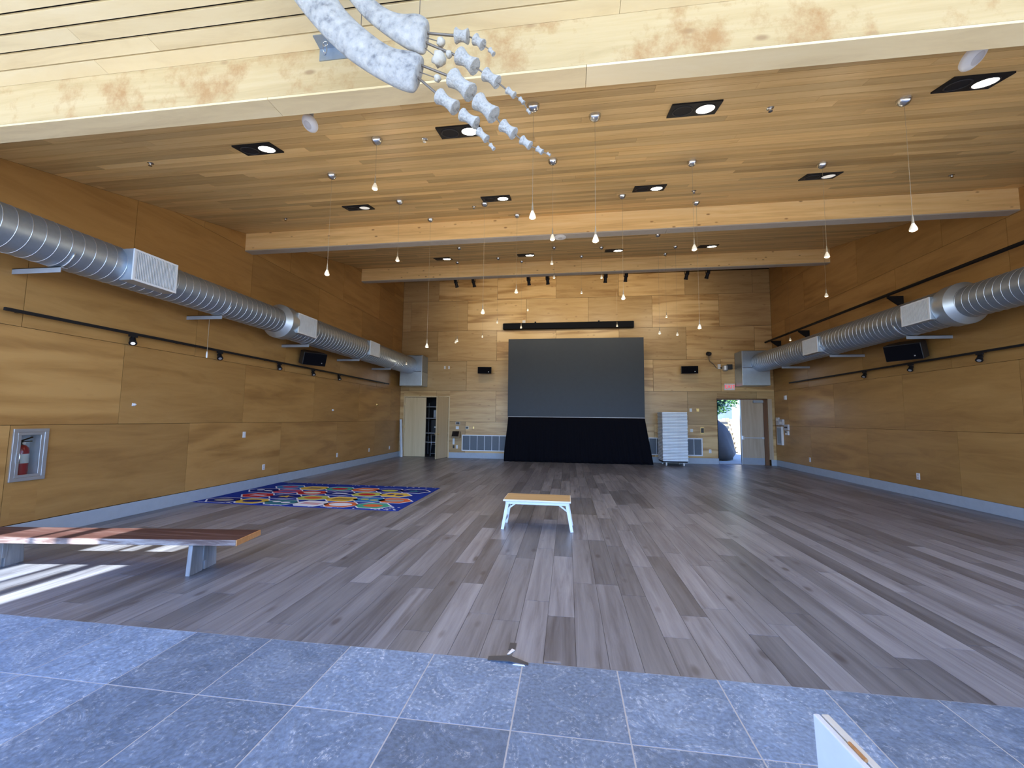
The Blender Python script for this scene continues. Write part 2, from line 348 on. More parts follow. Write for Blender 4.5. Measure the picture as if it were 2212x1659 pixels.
# ---- ceiling boards
ceil = struct('ceiling')
CW = .1175
def cq(x, y, dz): return (x, y, zc(x, y)+dz)
def cslab(mb, x0, x1, y0, y1, d0, d1):
    return mb.hexa([cq(x0,y0,d0), cq(x1,y0,d0), cq(x1,y1,d0), cq(x0,y1,d0)], [cq(x0,y0,d1), cq(x1,y0,d1), cq(x1,y1,d1), cq(x0,y1,d1)])
cslab(MB(), XL-.3, XR+.3, YB+.0, D+.2, .016, .25).build('roof_deck', 'joint_dark', ceil)
boards = []; y = YB
while y < D:
    x = XL - random.random()*3.5
    while x < XR:
        L_ = random.choice((2.4, 3.0, 3.6, 4.3)); b = (max(x, XL), min(x+L_, XR), y, min(y+CW, D)); x += L_
        if b[1]-b[0] > .05: boards.append(b)
    y += CW
G2 = .0028
bv = sorted([b for b in boards if vis(b, zc(0, b[2]))], key=lambda b: -abs((b[1]-b[0]))/(1+((b[2]**2)+((b[0]+b[1])/2)**2)))
hb = set(bv[:300]); mb = MB(); ccache = {}
for b in boards:
    if b in hb:
        key = round(b[1]-b[0], 3); c = Vector(((b[0]+b[1])/2, (b[2]+b[3])/2, 0)); c.z = zc(c.x, c.y)
        if key in ccache and b[3] < D-.01: copyof(ccache[key], 'ceiling_board', ceil, c)
        else: ccache[key] = cslab(MB(), b[0]+.0012, b[1]-.0012, b[2]+G2, b[3]-G2, 0, .014).build('ceiling_board', 'ceil_board', ceil, loc=c)
    else: cslab(mb, b[0]+.0012, b[1]-.0012, b[2]+G2, b[3]-G2, 0, .014)
tag(mb.build('far_boards', 'ceil_board', ceil), kind='stuff')

# ---- plywood clad walls
ROWS = [.215, 1.489, 2.768, 4.03, 5.32, 6.62, 8.2]
def rsub(rects, h):
    out = []
    for a0, a1, b0, b1 in rects:
        c0, c1, d0, d1 = h
        if c1 <= a0 or c0 >= a1 or d1 <= b0 or d0 >= b1: out.append((a0, a1, b0, b1)); continue
        if c0 > a0: out.append((a0, c0, b0, b1))
        if c1 < a1: out.append((c1, a1, b0, b1))
        m0, m1 = max(a0, c0), min(a1, c1)
        if d0 > b0: out.append((m0, m1, b0, d0))
        if d1 < b1: out.append((m0, m1, d1, b1))
    return out
YF = YB+.0
def side_wall(name, X, sgn, holes):
    wl = struct(name)
    T = .03; inn = X - sgn*0.0
    # backing
    mb = MB(); xo = X+sgn*.25; xi = X+sgn*.016
    for a0, a1, b0, b1 in rsub([(YF, D+.25, 0, 4.5)], holes[0] if holes else (0,0,0,0)):
        mb.box(min(xi, xo), max(xi, xo), a0, a1, b0, b1)
    mb.prism([(xi, YF, 4.5), (xi, D+.25, 4.5), (xi, D+.25, zc(X, D)+.1), (xi, YF, zc(X, YF)+.1)], (sgn*.2, 0, 0))
    mb.build('wall_backing', 'joint_dark', wl)
    for r in range(len(ROWS)-1):
        z0, z1 = ROWS[r]+.003, ROWS[r+1]-.003
        off = 4.37 if r % 2 == 0 else 5.64
        e = [YF]+[off+2.52*k for k in range(-1, 6) if YF+.05 < off+2.52*k < D-.05]+[D]
        for a, b in zip(e, e[1:]):
            a += .003; b -= .003
            mb = MB(); rr = [(a, b, z0, z1)]
            for h in holes: rr = rsub(rr, h)
            ok = False
            for c0, c1, d0, d1 in rr:
                t0, t1 = zc(X, c0)-.002, zc(X, c1)-.002
                if d1 <= min(t0, t1): poly = [(c0,d0),(c1,d0),(c1,d1),(c0,d1)]
                elif d0 >= max(t0, t1): continue
                else:
                    yy = lambda z: (z-CC-CA*X)/CB
                    poly = [(c0, d0), (c1, d0)]
                    if t0 < d0: poly = [(yy(d0)+.002, d0), (c1, d0)]
                    if t1 > d1: poly += [(c1, d1), (max(yy(d1)+.002, c0), d1)]
                    else: poly += [(c1, t1)]
                    if t0 >= d0: poly += [(c0, min(t0, d1))]
                mb.prism([(X, p, q) for p, q in poly], (sgn*.014, 0, 0)); ok = True
            if ok: mb.build('plywood_panel', 'ply_side', wl)
    return wl
c0 = onX(27, 930, XL); c1 = onX(95, 1034, XL)
CAB = (4.40, 4.765, .76, 1.44)
wall_left = side_wall('wall_left', XL, -1, [(CAB[0]+.05, CAB[1]-.05, CAB[2]+.05, CAB[3]-.05)])
wall_right = side_wall('wall_right', XR, 1, [])

CLO = (-6.855, -4.935, 0, 2.50)      # closet opening
EXI = (5.705, 7.50, 0, 2.49)         # exit opening
wall_back = struct('wall_back')
mb = MB()
rr = [(XL-.25, XR+.25, 0, 7.6)]
for h in (CLO, EXI): rr = rsub(rr, h)
for a0, a1, b0, b1 in rr: mb.box(a0, a1, D+.016, D+.22, b0, b1)
mb.build('wall_backing', 'joint_dark', wall_back)
VA = [-5.48, -2.93, -.47, 2.05, 4.62, 7.13]; VB = [-6.70, -4.20, -1.70, .84, 3.35, 5.87]
for r in range(len(ROWS)-1):
    z0, z1 = ROWS[r]+.0045, min(ROWS[r+1]-.0045, zc(0, D)-.01)
    e = [XL]+(VB if r in (0, 2, 4) else VA)+[XR]
    for a, b in zip(e, e[1:]):
        rr = [(a+.0045, b-.0045, z0, z1)]
        for h in ((CLO[0]-.05, CLO[1]+.05, 0, CLO[3]+.05), (EXI[0], EXI[1], 0, EXI[3])): rr = rsub(rr, h)
        mb = MB()
        for q in rr: mb.box(q[0], q[1], D, D+.014, q[2], q[3])
        if rr: mb.build('plywood_panel', 'ply_back', wall_back)
# baseboards
bb = MB().box(XL, XL+.02, YF, D, 0, .21).build('baseboard_left', 'baseboard_grey', bevel=.004); bb['kind'] = 'structure'
bb = MB().box(XR-.02, XR, YF, D, 0, .215).build('baseboard_right', 'baseboard_grey', bevel=.004); bb['kind'] = 'structure'
bb = MB(); bb.box(XL+.02, CLO[0]-.06, D-.02, D, 0, .215); bb.box(CLO[1]+.06, EXI[0], D-.02, D, 0, .22); bb.box(EXI[1]+.06, XR-.02, D-.02, D, 0, .22)
bb = bb.build('baseboard_back', 'baseboard_grey', bevel=.004); bb['kind'] = 'structure'

# ---- beams
def beam(n, y, b, t, mat, joints=(), strip=None):
    o = struct('trim_%d' % n)
    z0 = lambda x: zc(x, y)-b
    x0, x1 = XL, XR
    mb = MB().hexa([(x0,y,z0(x0)+.022), (x1,y,z0(x1)+.022), (x1,y+t,z0(x1)+.022), (x0,y+t,z0(x0)+.022)], [cq(x0,y,-.002), cq(x1,y,-.002), cq(x1,y+t,-.002), cq(x0,y+t,-.002)])
    mb.build('beam_core', mat, o)
    xs = [x0]+list(joints)+[x1]
    for a, c in zip(xs, xs[1:]):
        a += .002; c -= .002
        MB().hexa([(a,y,z0(a)), (c,y,z0(c)), (c,y+t,z0(c)), (a,y+t,z0(a))], [(a,y,z0(a)+.02), (c,y,z0(c)+.02), (c,y+t,z0(c)+.02), (a,y+t,z0(a)+.02)]).build('soffit_trim', strip or mat, o)
    return o
plain('beam_under', (.44,.39,.33), .6)
beam(2, 7.917, .403, .2, 'glulam', (-2.6, 1.9), 'beam_under')
beam(3, 13.02, .44, .2, 'glulam', (-1.2, 3.1), 'beam_under')
# front header beam, its face stained by weather
tb = struct('trim_1')
Y1, Z1, ZT = 3.024, 4.385, 4.80
MB().box(-11, 12, Y1, Y1+.19, Z1+.022, 5.2).build('beam_core', 'glulam_front', tb)
xs = [-11, -6.1, onY(595, 235, Y1+.1).x, onY(1266, 165, Y1+.1).x, 4.6, 12]
for a, b in zip(xs, xs[1:]): MB().box(a+.002, b-.002, Y1, Y1+.2, Z1, Z1+.02).build('soffit_trim', 'soffit_board', tb)
# ---- porch soffit: spaced boards rising towards the viewer, dark gaps between
porch = struct('ceiling_porch')
SM_, SW = -.20, .131
def zs(y): return ZT + SM_*(y-Y1)
def sslab(mb, x0, x1, y0, y1, d0, d1):
    return mb.hexa([(x0,y0,zs(y0)+d0),(x1,y0,zs(y0)+d0),(x1,y1,zs(y1)+d0),(x0,y1,zs(y1)+d0)], [(x0,y0,zs(y0)+d1),(x1,y0,zs(y0)+d1),(x1,y1,zs(y1)+d1),(x0,y1,zs(y1)+d1)])
# roof deck above with an added unseen slot at left that shapes the sun stripes
HX0, HX1, HY0, HY1 = -6.9, -4.6, -3.8, -.4
for x0, x1, y0, y1, _ in [(q[0], q[1], q[2], q[3], 0) for q in rsub([(-11, 12, -6.6, Y1)], (HX0, HX1, HY0, HY1))]:
    sslab(MB(), x0, x1, y0, y1, .05, .2).build('roof_deck', 'gap', porch)
joints = {0: [onZ(225, 148, 4.82).x], 1: [onZ(330, 92, 4.84).x], 2: [onZ(163, 76, 4.87).x], 3: [], 4: [-1.]}
rest = MB()
for i in range(73):
    y1 = Y1-.002-i*SW; y0 = y1-SW+.021
    if i == 0: y0 = y1-SW+.014
    if i < 8:
        xs = [-11, *sorted(joints.get(i, [])), .4+.55*((i*7) % 5), 4.4+.4*((i*3) % 4), 12]
        for a, b in zip(xs, xs[1:]): sslab(MB(), a+.0015, b-.0015, y0, y1, 0, .019).build('soffit_board', 'soffit_board', porch)
    else:
        for a, b, c, d in rsub([(-11, 12, y0, y1)], (HX0, HX1, HY0, HY1)): sslab(rest, a, b, c, d, 0, .019)
tag(rest.build('rear_boards', 'soffit_board', porch), kind='stuff')
# sun mask added in the slot, blocking everything but the strips that reach the floor
def up(x, y): # floor point -> roof slot along the sun
    t = (ZT-SM_*Y1 + SM_*y)/(-SUN.z + SM_*SUN.y); return (x-SUN.x*t, y-SUN.y*t)
strips = [[(-5.10,2.7),(-4.90,2.7),(-4.69,4.76),(-5.03,4.76)], [(-5.50,2.9),(-5.22,2.9),(-5.20,4.72),(-5.34,4.72)], [(-6.0,2.9),(-5.56,2.9),(-5.42,4.72),(-5.80,4.72)]]
ss = sorted([[up(*p) for p in q] for q in strips], key=lambda q: q[0][0])
ya, yb = min(p[1] for q in ss for p in q), max(p[1] for q in ss for p in q)
def at(line, y): (xa, y_a), (xb, y_b) = line; return xa+(xb-xa)*(y-y_a)/(y_b-y_a)
lines = [((HX0, HY0), (HX0, HY1))]
for q in ss: lines += [(q[0], q[3]), (q[1], q[2])]
lines.append(((HX1, HY0), (HX1, HY1)))
for i in range(0, len(lines), 2):
    a, b = lines[i], lines[i+1]
    P = [(at(a, HY0), HY0), (at(b, HY0), HY0), (at(b, HY1), HY1), (at(a, HY1), HY1)]
    MB().hexa([(x, y, zs(y)) for x, y in P], [(x, y, zs(y)+.05) for x, y in P]).build('sun_mask_board', 'soffit_board', porch)
for y0, y1 in ((HY0, ya), (yb, HY1)):
    if y1 > y0: sslab(MB(), HX0, HX1, y0, y1, .055, .1).build('sun_mask_board', 'soffit_board', porch)
# porch posts behind the viewer
for x in (-9.5, -3.2, 3.4, 10.5):
    p = MB().box(x-.12, x+.12, -6.4, -6.16, 0, zs(-6.3)); p.build('trim_post', 'glulam')['kind'] = 'structure'

# ---- closet behind the back wall
cl = struct('wall_closet')
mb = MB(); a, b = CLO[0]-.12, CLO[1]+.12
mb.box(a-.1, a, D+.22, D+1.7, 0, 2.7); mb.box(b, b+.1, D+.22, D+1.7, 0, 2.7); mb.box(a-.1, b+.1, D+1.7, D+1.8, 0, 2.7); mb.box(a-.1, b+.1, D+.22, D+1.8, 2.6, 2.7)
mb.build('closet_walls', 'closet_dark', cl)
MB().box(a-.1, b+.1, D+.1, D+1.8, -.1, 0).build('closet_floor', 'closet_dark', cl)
# closet doors
d1 = struct('door_1', (CLO[0], D, 0))
mb = MB().box(CLO[0]-.05, CLO[0], D-.006, D+.2, 0, 2.55).box(CLO[1], CLO[1]+.05, D-.006, D+.2, 0, 2.55).box(CLO[0], CLO[1], D-.006, D+.2, 2.50, 2.55)
mb.build('door_frame', 'door_wood', d1)
lf = MB().box(CLO[0]+.006, -5.917, D+.005, D+.05, .012, 2.49).build('door_leaf', 'door_wood', d1, bevel=.003)
for z in (.3, 1.25, 2.2): MB().cyl((CLO[0]+.006, D-.004, z-.05), (CLO[0]+.006, D-.004, z+.05), .008, 8).build('hinge', 'brass', lf)
d2 = struct('door_2', (CLO[1], D, 0))
fe = onZ(943, 992.5); hg = Vector((CLO[1]-.01, D+.02, 0)); dv = (Vector((fe.x, fe.y, 0))-hg).normalized(); nv = Vector((-dv.y, dv.x, 0)); WD = .955
base = [hg, hg+dv*WD, hg+dv*WD-nv*.045, hg-nv*.045]
lf = MB().hexa([p+Vector((0,0,.012)) for p in base], [p+Vector((0,0,2.49)) for p in base]).build('door_leaf', 'door_wood', d2, bevel=.003)
for z in (.3, .9, 1.5, 2.1): MB().cyl(hg+Vector((.012,-.01,z-.07)), hg+Vector((.012,-.01,z+.07)), .014, 8).build('hinge', 'black_metal', lf)
kp = hg+dv*(WD-.07)+Vector((0,0,1.0))
MB().cyl(kp, kp+nv*.05, .012, 8).lathe(kp+nv*.04, [(.01,0),(.028,.008),(.03,.02),(.02,.034)], nv, 12).build('door_knob', 'brass', lf, SM)
kp2 = kp-nv*.045
MB().cyl(kp2, kp2-nv*.05, .012, 8).lathe(kp2-nv*.04, [(.01,0),(.028,.008),(.03,.02),(.02,.034)], -nv, 12).build('door_knob', 'brass', lf, SM)

# ---- exit doorway
d3 = struct('door_3', (EXI[0], D, 0))
MB().box(EXI[0]-.02, EXI[0], D, D+.24, 0, EXI[3]+.02).box(EXI[0], EXI[1], D, D+.24, EXI[3]-.03, EXI[3]+.01).build('door_frame', 'jamb', d3)
MB().box(7.36, EXI[1]-.002, D+.01, D+.24, 0, EXI[3]-.03).build('jamb', 'jamb', d3)
MB().box(EXI[1]+.002, 7.64, D-.03, D-.001, .22, EXI[3]+.0).build('door_casing', 'door_grey', d3)
MX = onY(1602, 940, D).x
lf = MB().box(MX, 7.355, D+.04, D+.085, .012, EXI[3]-.035).build('door_leaf', 'door_grey', d3, bevel=.003)
MB().box(MX-.012, MX+.03, D+.032, D+.09, .012, EXI[3]-.035).build('edge_strip', 'alu', lf)
MB().box(MX+.03, 7.345, D+.033, D+.04, .02, .27).build('kick_plate', 'steel_paint', lf)
mb = MB().box(MX+.05, 7.33, D-.01, D+.012, 1.0, 1.035).box(MX+.03, MX+.09, D-.015, D+.04, .95, 1.09).box(7.28, 7.345, D-.01, D+.04, .98, 1.055)
mb.build('push_bar', 'alu', lf, bevel=.004)
MB().box(MX+.45, MX+.8, D-.035, D+.04, EXI[3]-.145, EXI[3]-.055).build('door_closer', 'steel_paint', lf, bevel=.006)
d4 = struct('door_4', (EXI[0], D, 0))
lf = MB().box(EXI[0]+.005, EXI[0]+.05, D+.24, D+1.06, .012, EXI[3]-.035).build('door_leaf', 'door_grey', d4, bevel=.003)
MB().box(EXI[0]+.05, EXI[0]+.075, D+.3, D+1.02, .98, 1.03).build('push_bar', 'alu', lf)

# ================================================================== OUTSIDE THE EXIT DOOR
yard = struct('floor_yard')
MB().box(-40, 50, D+.22, 60, -.2, -.015).build('concrete_slab', 'concrete', yard)
for i in range(4): MB().box(3, 11, D+.25+i*1.2, D+1.43+i*1.2, -.015, -.003).build('paving_slab', 'paving', yard)
def cover():
    mb = MB(); R = []
    c = Vector((5.62, 18.9, 0)); rnd = random.Random(3)
    prof = [(1.02, .03), (1.08, .25), (1.0, .6), (.92, .95), (.78, 1.25), (.52, 1.52), (.25, 1.63), (.06, 1.66)]
    for r, h in prof:
        ring = []
        for j in range(40):
            a = 2*math.pi*j/40; k = 1+.05*math.sin(5*a+2*h)+.035*math.sin(11*a+5*h)*(1-h/1.7)+rnd.uniform(-.008, .008)
            ring.append(c+Vector((1.36*r*k*math.copysign(abs(math.cos(a))**.75, math.cos(a)), .75*r*k*math.copysign(abs(math.sin(a))**.75, math.sin(a)), h*1.16+.02*math.sin(7*a)*(h > .1))))
        R.append(ring)
    o = mb.rings(R).build('covered_grill', 'cover_grey', smooth=True)
    tag(o, 'dark grey fabric cover draped over something bulky outside the exit door', 'cover')
cover()
fy = 23.5
ft = thing('timber_fence', (8, fy, 0), 'pale sunlit timber fence seen through the exit doorway', 'fence')
for i in range(26):
    x = 5.4+i*.19; MB().box(x, x+.175, fy, fy+.025, -.015, 1.75+.05*math.sin(i*1.3)).build('fence_board', 'fence_wood', ft)
for z in (.4, 1.4): MB().box(5.3, 10.4, fy+.025, fy+.07, z, z+.09).build('fence_rail', 'fence_wood', ft)
pl_ = thing('leaning_pallet', (8.0, 22.4, 0), 'pale wooden pallet leaning on the fence outside the exit door', 'pallet')
for i in range(7):
    a = Vector((7.3+.0*i, 22.2+.13*i, .1+.23*i)); MB().prism([a, a+Vector((1.25,0,0)), a+Vector((1.25,.03,.12)), a+Vector((0,.03,.12))], (0, .02, -.006)).build('pallet_slat', 'fence_wood', pl_)
for x in (7.32, 7.9, 8.48): MB().prism([(x,22.24,.05),(x+.05,22.24,.05),(x+.05,23.1,1.66),(x,23.1,1.66)], (0,.08,-.03)).build('pallet_bearer', 'fence_wood', pl_)
def tree(name, c, h, r, n, mat, label, seed):
    t = thing(name, c, label, 'tree', 'trees outside the exit door'); rn = random.Random(seed); c = Vector(c)
    MB().tube([c, c+Vector((.1,0,h*.35)), c+Vector((0,.1,h*.75))], [.18, .13, .05], 8).build('trunk', 'bark', t, SM)
    for q in range(4):
        a = rn.random()*6.28; MB().tube([c+Vector((.05,0,h*.4)), c+Vector((math.cos(a)*r*.5, math.sin(a)*r*.5, h*.65))], [.06, .02], 6).build('branch', 'bark', t, SM)
    mb = MB()
    for _ in range(n):
        d = Vector((rn.gauss(0,1), rn.gauss(0,1), rn.gauss(0,1))).normalized()*(rn.random()**.4)
        p = c+Vector((d.x*r, d.y*r, h*.68+d.z*r*.85)); a = Vector((rn.gauss(0,1), rn.gauss(0,1), rn.gauss(0,.6))).normalized(); b = a.orthogonal().normalized(); s = rn.uniform(.07, .15)
        mb.quad(p-a*s, p+b*s*.45, p+a*s, p-b*s*.45)
    tag(mb.build('foliage', mat, t), kind='stuff')
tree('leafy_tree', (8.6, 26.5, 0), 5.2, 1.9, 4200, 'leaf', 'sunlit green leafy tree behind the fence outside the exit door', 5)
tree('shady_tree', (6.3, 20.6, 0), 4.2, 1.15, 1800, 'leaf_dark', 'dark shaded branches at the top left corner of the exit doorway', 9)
hs = thing('white_house', (12.5, 30, 0), 'bright white house wall beyond the exit doorway', 'building')
MB().box(11.2, 20, 30, 36, 0, 6.0).build('wall', 'house_white', hs)
wf = MB().box(11.75, 12.6, 29.94, 30, 1.9, 3.3).build('window', 'white_paint', hs)
MB().box(11.83, 12.14, 29.92, 29.95, 1.98, 3.22).build('pane', 'window_grey', wf); MB().box(12.21, 12.52, 29.92, 29.95, 1.98, 3.22).build('pane', 'window_grey', wf)
MB().prism([(10.8,29.6,6.0),(20.4,29.6,6.0),(20.4,33,7.8),(10.8,33,7.8)], (0,0,.15)).build('roof', 'roof_dark', hs)

#PART2
ORD = ['first','second','third','fourth','fifth','sixth','seventh','eighth','ninth','tenth','eleventh','twelfth','thirteenth','fourteenth','fifteenth','sixteenth','seventeenth','eighteenth','nineteenth','twentieth']
ORD += ['twenty-'+o for o in ORD[:9]] + ['thirtieth'] + ['thirty-'+o for o in ORD[:9]]
def rbox(mb, c, ax, ay, az, sx, sy, sz):
    """box centred at c with axes ax, ay, az and full sizes"""
    c = Vector(c); ax, ay, az = Vector(ax)*sx/2, Vector(ay)*sy/2, Vector(az)*sz/2
    return mb.hexa([c-ax-ay-az, c+ax-ay-az, c+ax+ay-az, c-ax+ay-az], [c-ax-ay+az, c+ax-ay+az, c+ax+ay+az, c-ax+ay+az])
def text(name, body, size, mat, parent, loc, rot, depth=.002):
    cu = bpy.data.curves.new(name, 'FONT'); cu.body = body; cu.size = size; cu.extrude = depth; cu.align_x = 'CENTER'; cu.align_y = 'CENTER'
    tmp = bpy.data.objects.new(name+'_tmp', cu); COL.objects.link(tmp)
    dg = bpy.context.evaluated_depsgraph_get(); me = bpy.data.meshes.new_from_object(tmp.evaluated_get(dg))
    bpy.data.objects.remove(tmp); me.materials.clear(); me.materials.append(M(mat))
    o = bpy.data.objects.new(name, me); COL.objects.link(o); o.parent = parent; o.location = Vector(loc)-wloc(parent); o.rotation_euler = rot; return o

# ================================================================== DUCTS
def duct(label, X, zc_, r1, r2, yA, yC, yE, sgn, regs, hangers, box):
    t = thing('spiral_duct', (X, (yA+yE)/2, zc_-r2), label, 'duct', 'spiral ducts along the side walls')
    def seg(y0, y1, r):
        b = MB().tube([(X, y0, zc_), (X, y1, zc_)], r, 40).build('duct_pipe', 'galv', t, SM)
        n = int((y1-y0)/.13*28); P = []
        for i in range(n):
            a = 2*math.pi*i/28; P.append((X+(r+.001)*math.cos(a), y0+.13*i/28, zc_+(r+.001)*math.sin(a)))
        MB().tube(P, .0045, 4).build('spiral_seam', 'seam', b, True)
    seg(yA, yC, r1); seg(yC+.3, yE, r2)
    rr_ = r2+.035
    MB().rings([[(X+r*math.cos(2*math.pi*j/40), y, zc_+r*math.sin(2*math.pi*j/40)) for j in range(40)] for r, y in ((r1+.002, yC-.06), (rr_, yC+.04), (rr_, yC+.26), (r2+.004, yC+.34))]).build('duct_collar', 'galv_light', t, SM)
    for y0, y1, z0, z1, fx in regs:
        r = r1 if y0 < yC else r2
        xa = X-sgn*r*.55; lo = min(xa, fx); hi = max(xa, fx)
        bx = MB().box(lo, hi, y0, y1, z0, z1).build('register_box', 'galv_light', t)
        f = fx-sgn*0; e = -sgn*.02; g = .028
        fr = MB()
        for a in ((y0, y1, z0, z0+g), (y0, y1, z1-g, z1), (y0, y0+g, z0+g, z1-g), (y1-g, y1, z0+g, z1-g)): fr.box(min(f, f+e), max(f, f+e), *a)
        fr.build('register_frame', 'grille_white', bx)
        MB().box(min(f, f+e*.2), max(f, f+e*.2), y0+g, y1-g, z0+g, z1-g).build('register_back', 'grille_dark', bx)
        lv = MB(); n = 26
        for i in range(n):
            yy = y0+g+(y1-y0-2*g)*(i+.5)/n; h_ = (y1-y0-2*g)/n*.24; lv.box(min(f+e*.2, f+e*.8), max(f+e*.2, f+e*.8), yy-h_, yy+h_, z0+g, z1-g)
        lv.build('louvre_blades', 'grille_white', bx)
    for y, r in hangers:
        zb = zc_-r; xw = XL if sgn < 0 else XR
        xe = X-sgn*.12; lo, hi = min(xw, xe), max(xw, xe)
        h = MB().box(lo, hi, y-.035, y+.035, zb-.012, zb-.004).box(lo, hi, y-.035, y-.028, zb-.075, zb-.004).build('hanger_angle', 'steel_paint', t)
        MB().tube([(X+(r+.006)*math.cos(a), y, zc_+(r+.006)*math.sin(a)) for a in [math.radians(200+14*i) for i in range(11)]], .01, 6).build('strap', 'seam', h, True)
    x0, x1, z0, zm, z1, y0 = box
    b = MB().hexa([(x0,y0,zm),(x1,y0,zm),(x1,D-.002,zm),(x0,D-.002,zm)], [(x0,y0,z1),(x1,y0,z1),(x1,D-.002,z1),(x0,D-.002,z1)]).build('elbow_box', 'galv', t, bevel=.03)
    for xa in (x0, x1-.03): MB().box(xa, xa+.03, y0-.015, y0+.02, zm, z1-.02).build('standing_seam', 'galv_light', b)
    MB().box(x0, x1, y0-.02, D-.002, z0, zm).build('drop_box', 'galv_light', t, bevel=.01)
def reg(X, q):
    P = [onX(u, v, X) for u, v in q]
    return (P[0].y, P[1].y, (P[2].z+P[3].z)/2, (P[0].z+P[1].z)/2, X)
LX = -6.10
lr = [reg(LX, ((289,537),(383,573),(378,634),(283,604))), reg(LX, ((645,676),(684,691),(681,731),(643,719))), reg(LX, ((800,736),(820,743),(820,772),(798,767)))]
lh = [(onX(100, 580, -6.6).y, .275), (onX(455, 684, -6.6).y, .275), (onX(648, 742, -6.6).y, .345), (onX(760, 773, -6.6).y, .345), (onX(830, 796, -6.6).y, .345)]
yCl = onX(611, 695, -6.45).y-.2
bxL = (onY(863, 835, 16).x, onY(911, 832, 16).x, 2.93, 3.50, 4.2, 16.0)
duct('silver spiral duct with white grilles running along the left wall', -6.45, 3.77, .275, .345, 3.3, yCl, 16.05, -1, lr, lh, bxL)
RX = 6.66
rg = [reg(RX, ((2008,640),(1947,664),(1950,707),(2010,690))), reg(RX, ((1766,727),(1734,736),(1737,766),(1768,762)))]
rg = [(min(a[0], a[1]), max(a[0], a[1]), a[2], a[3], a[4]) for a in rg]
rh = [(onX(2000, 720, 7.3).y, .345), (onX(1825, 765, 7.3).y, .345), (onX(1715, 789, 7.3).y, .345)]
yCr = onX(2065, 655, 7.0).y-.2
bxR = (onY(1603, 800, 16).x, onY(1663, 800, 16).x, 2.95, 3.6, 4.25, 16.0)
duct('silver spiral duct with white grilles running along the right wall', 7.03, 3.79, .285, .345, 3.3, yCr, 16.05, 1, rg, rh, bxR)

# ================================================================== RAILS AND TRACK LIGHTS
def spot(c, sgn, label, lit=False):
    t = thing('track_spotlight', c, label, 'spotlight', 'wall track spotlights'); c = Vector(c)
    MB().box(c.x-.018, c.x+.018, c.y-.06, c.y+.06, c.z-.055, c.z-.02).build('adapter', 'black_metal', t)
    d = Vector((sgn*.55, -.35, -.75)).normalized(); p = c+Vector((0, 0, -.05))
    MB().cyl(p, p+Vector((0,0,-.05)), .012, 8).build('stem', 'black_metal', t)
    p = p+Vector((0,0,-.06))
    MB().lathe(p-d*.06, [(.025,0),(.04,.015),(.042,.08),(.055,.12),(.052,.13)], d, 16).build('lamp_head', 'black_metal', t, SM)
    MB().lathe(p-d*.06, [(.03,.131),(.03,.133)], d, 16).build('lens', 'lamp_disc_dim' if lit else 'silver', t)
def rail(name, label, X, z, y0, y1, wallx, brs, r=.02):
    t = thing(name, (X, (y0+y1)/2, z-.03), label, 'rail')
    MB().box(X-.018, X+.018, y0, y1, z-.02, z+.02).build('rail_bar', 'black_metal', t)
    lo, hi = min(X, wallx), max(X, wallx)
    for y in brs: MB().box(lo, hi, y-.015, y+.015, z-.012, z+.012).build('wall_bracket', 'black_metal', t)
rail('lighting_track', 'black lighting track fixed along the left wall below the duct', XL+.1, 2.945, 4.13, 15.29, XL, (4.3, 6.5, 8.7, 10.9, 13.1, 15.1))
rail('lighting_track', 'black lighting track fixed along the right wall below the duct', XR-.1, 2.99, 3.6, 15.39, XR, (4.3, 6.5, 8.7, 10.9, 13.1, 15.1))
for i, (u, v) in enumerate(((288,722),(475,763),(604,783),(677,797),(733,807))):
    p = onX(u, v, XL+.1); spot((XL+.1, p.y, 2.945), 1, 'small black spotlight on the left wall track, %s from the near end' % ORD[i], i == 0)
for i, (u, v) in enumerate(((2116,765),(1967,789),(1867,803))):
    p = onX(u, v, XR-.1); spot((XR-.1, p.y, 2.99), -1, 'small black spotlight on the right wall track, %s from the near end' % ORD[i], False)
# curtain pipe above the right duct
pt = thing('curtain_pipe', (XR-.3, 10, 4.6), 'dark pipe on brackets along the right wall above the duct', 'pipe')
MB().cyl((XR-.3, 3.6, 4.64), (XR-.3, 16.55, 4.64), .035, 12).build('pipe', 'black_metal', pt, SM)
for u, v in ((1935,645),(1737,715),(1677,737)):
    y = onX(u, v, XR-.15).y
    MB().prism([(XR-.33,y-.02,4.60),(XR-.33,y-.02,4.56),(XR-.08,y-.02,4.36),(XR,y-.02,4.36),(XR,y-.02,4.60)], (0,.04,0)).build('bracket', 'black_metal', pt)

# ================================================================== SPEAKERS
def speaker(c, rz, tilt, wdt, hgt, dep, wall, label):
    t = thing('wall_speaker', c, label, 'speaker', 'black wall speakers'); c = Vector(c)
    R_ = Matrix.Rotation(rz, 3, 'Z') @ Matrix.Rotation(tilt, 3, 'X'); ax, ay, az = R_ @ Vector((1,0,0)), R_ @ Vector((0,1,0)), R_ @ Vector((0,0,1))
    f = [(-.5,-.5),(.5,-.5),(.5,.1),(.28,.5),(-.28,.5),(-.5,.1)]
    lo = [c+ax*a*wdt+ay*b*dep-az*hgt/2 for a, b in f]; hi = [p+az*hgt for p in lo]
    MB().hexa(lo, hi).build('cabinet', 'black_plastic', t, bevel=.012)
    rbox(MB(), c-ay*dep*.51, ax, ay, az, wdt*.95, .02, hgt*.92).build('grille', 'black_cloth', t)
    rbox(MB(), c-ay*(dep*.52+.01)+ax*wdt*.3-az*hgt*.25, ax, ay, az, .025, .006, .025).build('badge', 'silver', t)
    b = c+ay*dep*.5; MB().cyl(b, wall, .022, 8).build('wall_arm', 'black_metal', t)
    w_ = Vector(wall); MB().lathe(w_-(w_-b).normalized()*.02, [(.06,0),(.06,.02)], w_-b, 12).build('wall_plate', 'white_plastic', t)
